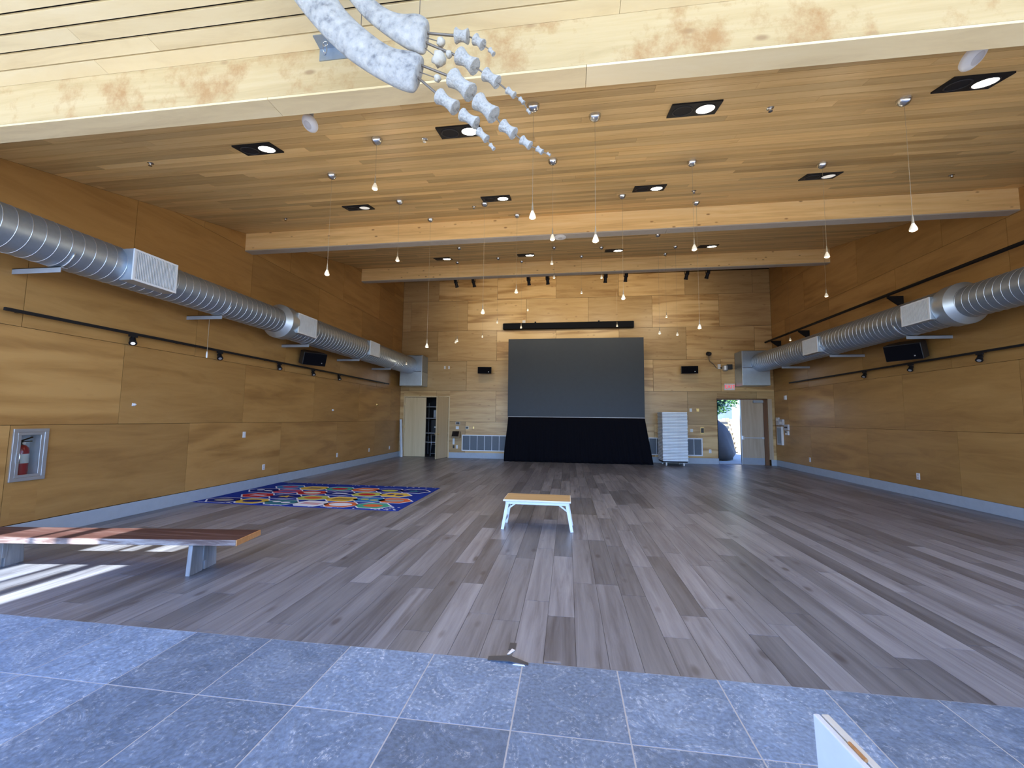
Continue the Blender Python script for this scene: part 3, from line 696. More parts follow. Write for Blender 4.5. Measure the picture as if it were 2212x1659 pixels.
p = onX(674, 773, XL+.3); speaker(p, math.radians(60), math.radians(18), .62, .34, .36, (XL, p.y+.1, p.z), 'black speaker tilted down on the left wall under the duct')
p = onX(1960, 757, XR-.32); speaker(p, math.radians(-60), math.radians(18), .66, .36, .40, (XR, p.y+.1, p.z), 'black speaker tilted down on the right wall under the duct')
p = onY(1047, 800, D-.25); speaker(p, math.radians(8), math.radians(4), .56, .27, .26, (p.x, D, p.z), 'black speaker on the back wall left of the screen')
p = onY(1489, 799, D-.25); speaker(p, math.radians(-8), math.radians(4), .60, .29, .26, (p.x, D, p.z), 'black speaker on the back wall right of the screen')

# ================================================================== CEILING FITTINGS
proto = {}
def pendant(pc, bz, label, grp):
    pc = Vector(pc); t = thing('pendant_lamp', pc, label, 'pendant lamp', grp)
    if not proto:
        proto['c'] = MB().lathe((0,0,0), [(.066,.016),(.066,-.004),(.060,-.032),(.042,-.056),(.016,-.068),(.006,-.070)], seg=20).build('canopy', 'chrome', t, SM, local=True)
        proto['s'] = MB().lathe((0,0,0), [(.003,.13),(.006,.11),(.009,.08),(.011,.055),(.012,.036)], seg=10).build('socket', 'cord', t, SM, local=True)
        proto['b'] = MB().lathe((0,0,0), [(.010,.040),(.014,.028),(.026,.0),(.034,-.024),(.032,-.036),(.020,-.045),(.004,-.047)], seg=14).build('bulb', 'bulb_glass', t, SM, local=True)
        for k_, o in proto.items(): o.location = (0,0,0) if k_ == 'c' else (0,0,bz-pc.z)
    else:
        for k_, n in (('c','canopy'),('s','socket'),('b','bulb')): copyof(proto[k_], n, t, (0,0,0) if k_ == 'c' else (0,0,bz-pc.z))
    ld = bpy.data.lights.new('bulb_glow', 'POINT'); ld.energy = 13*min(1, ((pc.z-bz)/1.25)**1.5) if pc.y < 7.9 else 2.0; ld.color = (1, .84, .60); ld.shadow_soft_size = .03
    lo = bpy.data.objects.new('bulb_glow', ld); COL.objects.link(lo); lo.parent = t; lo.location = (0, 0, bz-pc.z-.13)
    MB().cyl(pc+Vector((0,0,-.06)), (pc.x, pc.y, bz+.12), .0017, 6).build('cord', 'cord', t)
PEN = [((814,305),(812,402)),((717,381),(709,588)),((863,437),(860,559)),((930,476),(923,746)),((1047,442),(1045,672)),((1117,467),(1116,628)),((1152,233),(1152,463)),((1285,254),(1287,514)),
       ((1194,350),(1193,512)),((1344,425),(1346,641)),((1495,353),(1500,534)),((1504,440),(1512,705)),((1776,358),(1785,550)),((1953,220),(1972,490)),
       ((992,537),(989,735)),((988,568),(984,738)),((1076,559),(1075,695)),((1127,566),(1126,706)),((1197,536),(1197,598)),((1256,555),(1257,631)),((1299,536),(1299,598)),((1421,509),(1426,718)),((1459,534),(1463,721)),((1437,550),(1440,683))]
L1 = []
for c, b in PEN:
    p = onC(*c, -.03); p.z = zc(p.x, p.y)-.001; L1.append((p, onY(b[0], b[1], p.y).z))
for (u, v), y in (((1785,637),8.9),((1192,567),8.6),((1140,669),14.2),((1042,726),14.6),((1333,703),14.4),((878,785),14.3),((1707,733),14.0)):
    b = onY(u, v, y); L1.append((Vector((b.x, y, zc(b.x, y)-.001)), b.z))
bays = [('before the middle beam', lambda y: y < 7.9), ('between the two far beams', lambda y: 7.9 <= y < 13), ('behind the farthest beam', lambda y: y >= 13)]
for nm, fn in bays:
    q = sorted([e for e in L1 if fn(e[0].y)], key=lambda e: pix((e[0].x, e[0].y, e[1]))[0])
    for i, (p, bz) in enumerate(q): pendant(p, bz, 'bare bulb pendant hung %s, %s from the left' % (nm, ORD[i]), 'bare bulb pendants')

def downlight(q, lit, label, on=True):
    P = [onC(*p) for p in q]; c = sum(P, Vector())/4; n = Vector((-CA, -CB, 1)).normalized()
    ax = Vector((1, 0, CA)).normalized(); ay = n.cross(ax)
    wx = abs((P[1]-P[0]).dot(ax))*.5+abs((P[2]-P[3]).dot(ax))*.5; wy = abs((P[3]-P[0]).dot(ay))*.5+abs((P[2]-P[1]).dot(ay))*.5
    wx, wy = min(max(wx, .5), .66), min(max(wy, .26), .36)
    c = c-n*.004
    t = thing('recessed_downlight', c, label, 'downlight', 'twin recessed downlights')
    rbox(MB(), c-n*.004, ax, ay, n, wx, wy, .016).build('housing', 'black_metal', t)
    for s in (-1, 1):
        e = c+ax*s*wx*.23-n*.014; r = wy*.34
        MB().tube([e+(ax*math.cos(2*math.pi*j/24)+ay*math.sin(2*math.pi*j/24))*(r+.008) for j in range(24)], .007, 6, close=True).build('trim_ring', 'black_plastic', t, True)
        MB().lathe(e+n*.002, [(r, 0), (r, -.002)], n, 24).build('lamp', 'lamp_disc' if (s > 0 and on) else ('lamp_disc_dim' if s > 0 else 'lens_dark'), t)
    if on:
        ld = bpy.data.lights.new('downlight_glow', 'SPOT'); ld.energy = 130; ld.color = (1, .84, .62); ld.spot_size = 1.9; ld.spot_blend = .8; ld.shadow_soft_size = .08
        lo = bpy.data.objects.new('downlight_glow', ld); COL.objects.link(lo); lo.parent = t; lo.location = ax*wx*.23-n*.035
DL = [[(505,314),(572,307),(613,327),(540,334)], [(942,275),(1026,267),(1043,290),(962,297)], [(1453,227),(1560,215),(1548,240),(1438,253)], [(2055,170),(2186,153),(2150,185),(2011,199)],
      [(738,446),(797,441),(806,450),(757,454)], [(1037,425),(1099,421),(1104,432),(1048,434)], [(1372,402),(1440,398),(1434,409),(1365,414)], [(1742,377),(1820,370),(1803,382),(1725,389)]]
for i, q in enumerate(DL): downlight(q, None, 'black twin downlight in the %s ceiling row, %s from the left' % (('nearest', 'second')[i//4], ORD[i % 4]), i not in (4, 7))
for i, (u, v) in enumerate(((957,559),(1136,551),(1326,541),(1528,532))):
    downlight([(u-17,v-2),(u+17,v-4),(u+18,v+2),(u-17,v+3)], None, 'black twin downlight between the two far beams, %s from the left' % ORD[i])

def dish(u, v, y, r, label, tilt):
    c = onY(u, v, y); t = thing('ceiling_detector', c, label, 'detector', 'white ceiling detectors')
    ax = Vector(tilt).normalized(); top = zc(c.x, y)
    MB().cyl((c.x, y, top), c-ax*.0, r*.28, 12).build('mount_stem', 'steel_paint', t, SM)
    MB().lathe(c, [(r*.5,-.03),(r*.96,-.005),(r,.012),(r*.93,.028),(r*.62,.048),(.002,.056)], ax, 28).build('white_dome', 'white_plastic', t, SM)
    MB().lathe(c+ax*.046, [(r*.5,0),(r*.5,.004),(r*.40,.010)], ax, 20).build('lens', 'phone_grey', t, SM)
dish(671, 266, 3.50, .082, 'white round ceiling detector behind the front beam at left', (-.25, -.55, -.8))
dish(2100, 122, 3.52, .10, 'white round ceiling detector behind the front beam at right', (.35, -.5, -.8))
c = onY(1210, 517, 8.02); c.z = zc(c.x, 7.917)-.403
t = thing('beam_disc', c, 'flat pale disc fixed under the middle beam near its centre', 'detector')
MB().lathe(c, [(.05,0),(.115,-.004),(.118,-.016),(.10,-.024),(.002,-.026)], seg=28).build('disc_cover', 'white_plastic', t, SM)
MB().lathe(c, [(.045,-.0245),(.04,-.032)], seg=16).build('lens', 'phone_grey', t)
for i, (u, v, lb) in enumerate(((1664,233,'right of the third near downlight'),(917,300,'left of the second near downlight'),(325,352,'near the left wall in the first bay'),(617,472,'above the left end of the middle beam'),(1024,446,'beside the second downlight of the second row'),(1499,412,'right of the third downlight of the second row'),(2056,378,'near the right end of the middle beam'))):
    p = onC(u, v); t = thing('sprinkler_head', p, 'tiny sprinkler head in the ceiling %s' % lb, 'sprinkler', 'sprinkler heads')
    MB().lathe(p, [(.035,.004),(.038,-.004),(.018,-.010),(.010,-.018),(.008,-.036)], seg=12).build('escutcheon', 'chrome', t, SM)
    MB().lathe(p, [(.020,-.036),(.022,-.040)], seg=10).build('deflector', 'chrome', t)
# stage spots hung behind the farthest beam
for i, (u, v) in enumerate(((985,611),(1023,610),(1142,606),(1183,604),(1308,600),(1352,598),(1484,593),(1529,591))):
    y = 13.42; c = onY(u, v, y); t = thing('stage_spotlight', c, 'black cylinder spotlight under the farthest beam, %s from the left' % ORD[i], 'spotlight', 'stage spotlights by the back wall')
    lean = (u-1250)/270*.28; d = Vector((-lean*.9, .25, -1)).normalized()
    a = c-d*.15
    MB().lathe(a, [(.03,0),(.052,.01),(.052,.12),(.060,.13),(.060,.15),(.052,.16),(.052,.26),(.062,.28),(.062,.31),(.05,.312)], d, 16).build('lamp_can', 'black_metal', t, SM)
    ld = bpy.data.lights.new('spot_glow', 'SPOT'); ld.energy = 75; ld.color = (1, .88, .64); ld.spot_size = 2.2; ld.spot_blend = .9; ld.shadow_soft_size = .04
    lo = bpy.data.objects.new('spot_glow', ld); COL.objects.link(lo); lo.parent = t; lo.location = d*.17+Vector((0,.03,-.03)); lo.rotation_euler = Vector((d.x, .95, -.15)).to_track_quat('-Z', 'Y').to_euler()
    MB().tube([c+Vector((-.066,0,0)), c+Vector((-.066,0,.19)), c+Vector((.066,0,.19)), c+Vector((.066,0,0))], .008, 6).build('yoke', 'black_metal', t)
    MB().cyl(c+Vector((0,0,.18)), (c.x, y, zc(c.x, y)), .012, 8).build('drop_stem', 'black_metal', t)

# ================================================================== BACK WALL EQUIPMENT
# video wall on its skirted stand
yS = D-.8
a, b = onY(1098.5, 733, yS), onY(1393, 903, yS); tr = onY(1389, 728, yS)
sx0, sx1, sz0, sz1 = a.x, b.x, b.z-.0, (a.z+tr.z)/2
t = thing('video_screen', ((sx0+sx1)/2, yS, 0), 'large dark grey video screen standing before the back wall', 'screen')
MB().box(sx0, sx1, yS, yS+.10, sz0, sz1).build('screen_panel', 'screen_face', t, bevel=.004)
MB().box(sx0+.02, sx1-.0, yS-.008, yS, sz0-.012, sz0+.008).build('bottom_trim', 'phone_grey', t)
for x in (sx0+.5, (sx0+sx1)/2, sx1-.5):
    MB().box(x-.04, x+.04, yS+.1, yS+.16, 0, sz1-.3).box(x-.04, x+.04, yS-.0, yS+.6, 0, .05).build('stand_leg', 'black_metal', t)
k0, k1 = onZ(1089, 996), onZ(1411, 1004)
R_ = []; N_ = 150
for j in range(13):
    f = j/12; z = .004+(sz0-.012-.004)*(1-f); row = []
    for i in range(N_+1):
        s = i/N_; x = (sx0+.01+(sx1-sx0-.02)*s)*(1-f)+(k0.x+(k1.x-k0.x)*s)*f
        x += (.02*math.sin(f*5+1) if i == 0 else 0)
        y = yS-.03-.02*f-(.012+.05*f)*(.5+.5*math.sin(s*150+1.3*math.sin(s*23)))-.02*f*math.sin(s*31)
        row.append((x, y, z))
    R_.append(row)
mb = MB(); 
for r in R_: mb.v += r
for j in range(12):
    for i in range(N_): n = j*(N_+1)+i; mb.f.append((n, n+1, n+N_+2, n+N_+1))
sk_ = mb.build('stage_skirt', 'black_cloth', smooth=True); m = sk_.modifiers.new('thick', 'SOLIDIFY'); m.thickness = .004
tag(sk_, 'black pleated skirt hanging to the floor below the video screen', 'curtain')
# projection screen housing
a, b = onY(1088, 698, D-.1), onY(1368, 702, D-.1)
t = thing('projection_screen_housing', ((a.x+b.x)/2, D-.1, 5.3), 'long black projection screen housing on the wall above the video screen', 'screen housing')
zA = onY(1088, 699.5, D-.1).z; zB = onY(1088, 712.5, D-.1).z
MB().box(a.x, b.x, D-.2, D, zB, zA).build('housing', 'housing_black', t, bevel=.02)
MB().box(a.x-.02, a.x, D-.19, D, zB+.01, zA-.01).build('end_cap', 'black_plastic', t); MB().box(b.x, b.x+.02, D-.19, D, zB+.01, zA-.01).build('end_cap', 'black_plastic', t)
for u in (1157, 1293):
    x = onY(u, 697, D).x; MB().box(x-.03, x+.03, D-.16, D, zA, zA+.05).build('mount', 'black_metal', t)
c = onY(1132, 695, D); MB().box(c.x-.06, c.x+.06, D-.06, D, zA, zA+.14).build('junction_box', 'white_plastic', t)
# return air grilles
def airgrille(q, n, label):
    a, b = onY(*q[0], D), onY(*q[1], D); x0, x1, z0, z1 = a.x, b.x, b.z, a.z
    t = thing('return_air_grille', ((x0+x1)/2, D, z0), label, 'air grille', 'return air grilles on the back wall'); g = .035; mb = MB()
    mb.box(x0, x1, D-.02, D, z0, z0+g).box(x0, x1, D-.02, D, z1-g, z1).box(x0, x0+g, D-.02, D, z0+g, z1-g).box(x1-g, x1, D-.02, D, z0+g, z1-g); mb.build('grille_frame', 'grille_white', t)
    w_ = (x1-x0-2*g)/n
    for i in range(n):
        mb = MB(); xa = x0+g+i*w_+.008; xb = x0+g+(i+1)*w_-.008
        MB().box(xa, xb, D-.006, D, z0+g, z1-g).build('grille_panel', 'galv_panel', t)
        for k in range(14): z = z0+g+(z1-z0-2*g)*(k+.5)/14; mb.box(xa, xb, D-.012, D-.006, z-.006, z+.006)
        mb.build('grille_slats', 'galv_panel', t)
    mb = MB()
    for i in range(1, n): x = x0+g+i*w_; mb.box(x-.008, x+.008, D-.016, D, z0+g, z1-g)
    mb.build('mullions', 'grille_white', t)
plain('galv_panel', (.10,.12,.145), .5)
airgrille(((998,939),(1112,976)), 7, 'white framed air grille left of the black skirt')
airgrille(((1400,945),(1518,985)), 7, 'white framed air grille behind the white table stack')

def plate(name, p, n, w_, h_, label, cat, mat='white_plastic', kind='outlet', grp=None):
    """small wall plate: p on the wall, n = normal into the room"""
    n = Vector(n); ax = Vector((0,0,1)).cross(n).normalized(); az = Vector((0,0,1)); p = Vector(p)
    t = thing(name, p, label, cat, grp)
    rbox(MB(), p+n*.005, ax, n, az, w_, .01, h_).build('cover_plate', mat, t, bevel=.002)
    if kind == 'outlet':
        for s in (-1, 1): rbox(MB(), p+n*.011+az*s*h_*.22, ax, n, az, w_*.45, .004, h_*.26).build('socket_face', 'phone_grey', t)
    elif kind == 'switch': rbox(MB(), p+n*.012, ax, n, az, w_*.4, .008, h_*.5).build('rocker', 'white_paint', t)
    elif kind == 'dark': rbox(MB(), p+n*.013, ax, n, az, w_*.8, .012, h_*.7).build('display', 'screen_small', t)
    elif kind == 'box': rbox(MB(), p+n*.03, ax, n, az, w_*.9, .05, h_*.9).build('body', mat, t, bevel=.004)
    elif kind == 'dome': MB().lathe(p+n*.01, [(w_*.45,0),(w_*.42,.02),(w_*.2,.04)], n, 14).build('knob', mat, t, SM)
    return t
OUT = [((569,1009),'nearest'),((728,983),'second'),((797,972),'third'),((841,967),'farthest')]
for (u, v), nm in OUT: plate('wall_outlet', onX(u, v, XL), (1,0,0), .075, .125, 'white outlet low on the left wall, %s along it' % nm, 'outlet', grp='white wall outlets')
plate('light_switch', onX(527, 939, XL), (1,0,0), .08, .13, 'white switch plate on the left wall above the rug', 'switch', kind='switch')
plate('wall_sensor', onX(288, 874, XL), (1,0,0), .05, .05, 'tiny white round sensor on the left wall above the extinguisher cabinet', 'sensor', kind='dome')
plate('wall_sensor', onX(718, 886, XL), (1,0,0), .05, .05, 'tiny white round sensor on the left wall near the back corner', 'sensor', kind='dome')
plate('wall_hook', onX(814, 874, XL), (1,0,0), .10, .10, 'small brass fitting on the left wall near the back corner', 'fitting', 'brass', 'dome')
plate('wall_outlet', onX(1750, 993, XR), (-1,0,0), .085, .14, 'white outlet low on the right wall close to the exit', 'outlet', grp='white wall outlets')
plate('wall_outlet', onX(1984, 1029, XR), (-1,0,0), .085, .14, 'white outlet low on the right wall, nearest to the viewer', 'outlet', grp='white wall outlets')
plate('wall_strobe', onX(1698, 859, XR), (-1,0,0), .10, .16, 'small white alarm strobe on the right wall beside the exit', 'alarm', kind='box')
for u, v, w_, h_, mt, kd, nm, ct, lb in ((961,794,.07,.13,'white_plastic','switch','wall_plate','plate','left white plate of the pair high on the back wall'), (970,794,.07,.13,'white_plastic','switch','wall_plate','plate','right white plate of the pair high on the back wall'),
        (989,914,.18,.11,'phone_grey','dark','wall_sign','sign','small dark sign on the back wall beside the closet door'), (988,924,.13,.12,'white_paint','switch','keypad','keypad','white square keypad under the small dark sign'),
        (1009,924,.13,.12,'thermo','dark','thermostat','thermostat','pale square thermostat left of the video screen'), (1023,924,.05,.10,'brass','none','wall_plate','plate','small brass plate right of the pale thermostat'),
        (980,953,.08,.26,'white_paint','switch','switch_strip','switch','tall white switch strip beside the left air grille'), (980,965,.07,.12,'black_plastic','none','wall_outlet','outlet','black outlet beside the left air grille'),
        (987,965,.08,.14,'white_plastic','outlet','wall_outlet','outlet','white outlet just left of the left air grille'), (1492,886,.09,.13,'white_plastic','switch','light_switch','switch','white switch plate above the right edge of the table stack'),
        (1507,886,.09,.13,'brass','box','wall_bracket','bracket','small brass bracket on the back wall right of the table stack'), (1494,930,.10,.12,'thermo','switch','light_switch','switch','pale switch beside the table stack at mid height'),
        (1517,930,.13,.26,'brass','dark','fire_alarm_panel','panel','brown and white wall device between table stack and exit'), (1534,975,.09,.14,'white_plastic','outlet','wall_outlet','outlet','white outlet low on the back wall beside the exit')):
    plate(nm, onY(u, v, D), (0,-1,0), w_, h_, lb, ct, mt, kd, 'white wall outlets' if ct == 'outlet' and 'white' in mt else None)
# tilted touch panel beside the closet
c = onY(986, 939, D); t = thing('touch_panel', (c.x, D, c.z-.15), 'black touch panel in a wooden wall box beside the closet', 'panel')
MB().prism([(c.x-.16, D, c.z-.14), (c.x-.16, D-.18, c.z-.14), (c.x-.16, D-.18, c.z-.08), (c.x-.16, D-.05, c.z+.14), (c.x-.16, D, c.z+.14)], (.34,0,0)).build('box', 'fence_wood', t)
MB().prism([(c.x-.15, D-.186, c.z-.06), (c.x-.15, D-.063, c.z+.14), (c.x-.15, D-.072, c.z+.147), (c.x-.15, D-.195, c.z-.053)], (.28,0,0)).build('touch_screen', 'screen_small', t)
# exit sign
a, b = onY(1567, 829, D), onY(1588.5, 843, D)
t = thing('exit_sign', ((a.x+b.x)/2, D, b.z), 'white exit sign with red letters above the exit door', 'sign')
a.x -= .06; b.x = min(b.x, bxR[0]-.03); MB().box(a.x, b.x, D-.06, D, b.z, a.z).build('sign_body', 'exit_white', t, bevel=.008)
text('letters', 'EXIT', .19, 'exit_red', t, ((a.x+b.x)/2+.01, D-.0625, (a.z+b.z)/2), (math.pi/2, 0, 0))
# camera and its cable
c = onY(1531, 764, D-.15); t = thing('wall_camera', c, 'black dome camera on the back wall with a dangling cable', 'camera')
MB().lathe(c+Vector((0,0,-.02)), [(.04,-.06),(.09,-.03),(.10,.0),(.10,.05),(.07,.08),(.02,.09)], seg=18).build('camera_body', 'black_plastic', t, SM)
MB().lathe(c+Vector((-.03,-.07,.02)), [(.045,-.08),(.045,.03)], (.7,.7,.1), 14).build('lens_barrel', 'black_metal', t, SM)
MB().box(c.x-.03, c.x+.03, c.y, D, c.z+.02, c.z+.06).build('wall_mount', 'black_metal', t)
e = onY(1553, 796, D-.02); MB().tube([c+Vector((0,.02,-.08)), c+Vector((.05,.08,-.28)), Vector(((c.x*.5+e.x*.5), D-.02, e.z+.18)), e+Vector((-.1,0,.03)), e], .014, 6).build('cable', 'rod', t, True)
c = onY(1557, 794, D); t = thing('sensor_unit', (c.x, D, c.z-.15), 'silver and black sensor unit left of the right duct box', 'sensor')
MB().box(c.x-.12, c.x-.02, D-.05, D, c.z-.06, c.z+.13).build('white_box', 'white_plastic', t, bevel=.005)
MB().lathe((c.x+.10, D-.17, c.z-.06), [(.06,-.1),(.10,-.06),(.10,.10),(.06,.13)], seg=16).build('silver_drum', 'silver', t, SM)
MB().box(c.x+.16, c.x+.36, D-.2, D-.06, c.z-.09, c.z+.1).build('black_box', 'black_plastic', t, bevel=.01)
MB().box(c.x-.04, c.x+.3, D-.06, D, c.z-.04, c.z).build('arm', 'black_metal', t)
# grey post in the left corner
c = onZ(866, 987); t = thing('cardboard_tube', (c.x, c.y, 0), 'pale grey tube standing in the left back corner', 'tube')
MB().cyl((c.x+.02, c.y, 0), (c.x-.09, c.y+.08, onY(863, 906, c.y).z), .055, 16).build('tube_wall', 'tube_grey', t, SM)
MB().cyl((c.x-.09, c.y+.08, onY(863, 906, c.y).z-.005), (c.x-.0905, c.y+.0803, onY(863, 906, c.y).z+.003), .046, 16).build('tube_end', 'gap', t)

# phone and dispenser group at the right wall
def wb(name, u0, v0, u1, v1, dep, mat, label, cat):
    a, b = onX(u0, v0, XR), onX(u1, v1, XR); t = thing(name, (XR, (a.y+b.y)/2, min(a.z, b.z)), label, cat)
    y0, y1, z0, z1 = min(a.y, b.y), max(a.y, b.y), min(a.z, b.z), max(a.z, b.z)
    MB().box(XR-dep, XR, y0, y1, z0, z1).build('casing', mat, t, bevel=.006); return t, (y0, y1, z0, z1)
t, q = wb('wall_cabinet', 1680, 921, 1693, 962, .05, 'phone_grey', 'grey narrow wall panel with a white edge by the exit', 'panel')
MB().box(XR-.07, XR, q[0]-.03, q[0], q[2], q[3]).build('bright_edge', 'white_plastic', t); MB().box(XR-.055, XR-.05, q[0]+.06, q[1]-.06, q[2]+.06, q[3]-.06).build('clear_window', 'window_grey', t)
t, q = wb('control_box', 1679, 902, 1685, 919, .06, 'phone_grey', 'tall grey box on the right wall nearest the exit', 'box'); MB().box(XR-.065, XR-.06, q[0]+.02, q[1]-.02, q[3]-.12, q[3]-.04).build('label_plate', 'label_white', t)
t, q = wb('control_box', 1686.5, 906, 1695, 919, .07, 'phone_grey', 'square grey box beside the tall one by the exit', 'box'); MB().box(XR-.075, XR-.07, q[0]+.05, q[1]-.05, q[2]+.05, q[3]-.08).build('label_plate', 'label_white', t)
t, q = wb('intercom', 1697, 917, 1706, 930, .06, 'phone_grey', 'grey intercom with a strip of buttons on the right wall', 'intercom'); MB().box(XR-.065, XR-.06, q[0]+.03, q[1]-.03, q[2]+.08, q[2]+.13).build('button_strip', 'black_plastic', t)
t, q = wb('key_switch', 1698, 931, 1705.5, 940, .04, 'white_plastic', 'white key switch with a black square under the intercom', 'switch'); MB().box(XR-.05, XR-.04, q[0]+.10, q[1]-.02, q[2]+.08, q[3]-.01).build('black_square', 'black_plastic', t)

# ================================================================== TABLE STACK ON A CART
yT0, yT1 = D-1.12, D-.32
ta, tb_ = onY(1430, 890, yT0), onY(1487.5, 996, yT0); tx0, tx1 = ta.x, tb_.x; zT0, zT1 = onY(1460, 997, yT0).z, ta.z
t = thing('table_cart', ((tx0+tx1)/2, (yT0+yT1)/2, 0), 'black cart on white casters carrying the stack of white tables', 'cart')
MB().box(tx0+.02, tx1-.02, yT0+.04, yT1-.04, zT0-.045, zT0-.004).build('deck', 'black_metal', t)
for x in (tx0+.14, tx1-.14):
    for y in (yT0+.1, yT1-.1):
        cs = MB().box(x-.02, x+.02, y-.02, y+.02, zT0-.06, zT0-.045).build('caster', 'chrome', t); r = (zT0-.06)*.5
        MB().cyl((x-.018, y, r), (x+.018, y, r), r, 14).build('wheel', 'white_plastic', cs, SM); MB().box(x-.026, x-.02, y-.012, y+.012, r*.8, zT0-.05).box(x+.02, x+.026, y-.012, y+.012, r*.8, zT0-.05).build('fork', 'chrome', cs)
NT = 33; hT = (zT1-zT0)/NT; tp = None
for i in range(NT):
    z = zT0+i*hT; dx = random.Random(i).uniform(-.008, .008)
    lb = 'white folding table top in the cart stack, %s from the bottom' % ORD[i]
    if tp is None:
        t = thing('folding_table', ((tx0+tx1)/2, (yT0+yT1)/2, z), lb, 'table', 'white folding tables stacked on the cart')
        tp = (MB().hexa([(tx0+.012, yT0+.012, z), (tx1-.012, yT0+.012, z), (tx1-.012, yT1-.012, z), (tx0+.012, yT1-.012, z)], [(tx0+.012, yT0+.012, z+hT*.35), (tx1-.012, yT0+.012, z+hT*.35), (tx1-.012, yT1-.012, z+hT*.35), (tx0+.012, yT1-.012, z+hT*.35)]).build('under_frame', 'steel_paint', t),
              MB().box(tx0, tx1, yT0, yT1, z+hT*.35, z+hT*.98).build('table_top', 'table_white', t, bevel=.012))
    else:
        t = thing('folding_table', ((tx0+tx1)/2+dx, (yT0+yT1)/2, z), lb, 'table', 'white folding tables stacked on the cart')
        for o in tp: copyof(o, o.name.split('.')[0], t, o.location)

# ================================================================== CLOSET CONTENTS
t = thing('storage_shelf', (-5.5, D+1.1, 0), 'dark storage rack inside the open closet', 'shelf')
for x in (-6.3, -4.95):
    for y in (D+.75, D+1.5): MB().box(x-.02, x+.02, y-.02, y+.02, 0, 2.3).build('upright', 'steel_paint', t)
for z in (.55, .95, 1.6, 2.1): MB().box(-6.32, -4.93, D+.73, D+1.52, z, z+.03).build('shelf_board', 'tube_grey', t)
def cbox(name, x0, x1, y0, y1, z0, z1, mat, label, cat):
    t = thing(name, ((x0+x1)/2, (y0+y1)/2, z0), label, cat); b = MB().box(x0, x1, y0, y1, z0, z1).build('body', mat, t, bevel=.01); return t
t = cbox('equipment_case', -5.95, -5.3, D+.8, D+1.3, .98, 1.55, 'black_plastic', 'black equipment case on the closet shelf', 'case'); MB().box(-5.8, -5.45, D+.78, D+.8, 1.2, 1.26).build('case_handle', 'silver', t)
t = cbox('crate', -5.85, -5.45, D+.8, D+1.3, 1.63, 1.98, 'steel_paint', 'grey ribbed crate on the upper closet shelf', 'crate')
for i in range(5): MB().box(-5.83+i*.08, -5.80+i*.08, D+.785, D+.80, 1.66, 1.95).build('rib', 'white_paint', t)
ch = thing('folded_cart', (-5.6, D+.5, 0), 'small folding frame standing at the closet threshold', 'frame')
for x in (-5.85, -5.42): MB().tube([(x, D+.5, .0), (x, D+.6, .5), (x, D+.55, .92)], .014, 6).build('frame_tube', 'silver', ch, True)
for z in (.1, .5, .9): MB().cyl((-5.85, D+.55, z), (-5.42, D+.55, z), .012, 6).build('cross_bar', 'silver', ch, True)
MB().tube([(-5.83, D+.52, .12), (-5.45, D+.52, .8)], .01, 6).build('brace', 'black_metal', ch, True)

# ================================================================== FIRE EXTINGUISHER CABINET
y0, y1, z0, z1 = CAB
t = thing('extinguisher_cabinet', (XL, (y0+y1)/2, z0), 'recessed metal cabinet with a glass door in the left wall', 'cabinet')
def fring(mb, x0, x1, a0, a1, b0, b1, g): return mb.box(x0, x1, a0, a1, b0, b0+g).box(x0, x1, a0, a1, b1-g, b1).box(x0, x1, a0, a0+g, b0+g, b1-g).box(x0, x1, a1-g, a1, b0+g, b1-g)
fring(MB(), XL, XL+.022, y0, y1, z0, z1, .045).build('outer_frame', 'alu', t, bevel=.003)
i0, i1, j0, j1 = y0+.05, y1-.05, z0+.05, z1-.05
mb = MB().box(XL-.21, XL-.2, i0, i1, j0, j1).box(XL-.2, XL, i0, i0+.006, j0, j1).box(XL-.2, XL, i1-.006, i1, j0, j1).box(XL-.2, XL, i0, i1, j0, j0+.006).box(XL-.2, XL, i0, i1, j1-.006, j1); mb.build('inner_box', 'cab_inside', t)
dr = fring(MB(), XL+.002, XL+.018, y0+.047, y1-.047, z0+.047, z1-.047, .035).build('door', 'alu', t, bevel=.003)
MB().box(XL+.008, XL+.011, y0+.08, y1-.08, z0+.08, z1-.08).build('glass_pane', 'glass', dr)
MB().tube([(XL+.018, y0+.062, 1.0), (XL+.05, y0+.062, 1.0), (XL+.05, y0+.062, 1.12), (XL+.018, y0+.062, 1.12)], .006, 8).build('pull_handle', 'chrome', dr, True)
ex = Vector((XL-.1, y0+.165, j0+.006)); t = thing('fire_extinguisher', ex, 'red fire extinguisher with a white label inside the wall cabinet', 'fire extinguisher')
MB().lathe(ex, [(.070,0),(.075,.01),(.075,.33),(.066,.37),(.040,.40),(.02,.41)], seg=24).build('cylinder', 'red_paint', t, SM)
MB().lathe(ex, [(.0758,.17),(.0763,.172),(.0763,.29),(.0758,.292)], seg=24, cap=False).build('label_band', 'label_white', t, SM)
MB().lathe(ex, [(.02,.405),(.022,.43),(.016,.45)], seg=12).build('valve', 'black_metal', t, SM)
rbox(MB(), ex+Vector((.02,.02,.455)), (1,0,0), (0,1,0), (0,0,1), .025, .13, .014).build('lower_lever', 'black_metal', t)
rbox(MB(), ex+Vector((.02,.03,.485)), (1,0,0), Vector((0,.93,.37)), Vector((0,-.37,.93)), .025, .13, .012).build('upper_lever', 'black_metal', t)
MB().tube([ex+Vector((.02,-.01,.44)), ex+Vector((.04,-.06,.40)), ex+Vector((.04,-.075,.25)), ex+Vector((.04,-.07,.12))], .011, 8).build('hose', 'black_plastic', t, True)
MB().lathe(ex+Vector((.03,0,.432)), [(.018,0),(.018,.012)], (1,0,0), 12).build('gauge', 'label_white', t)

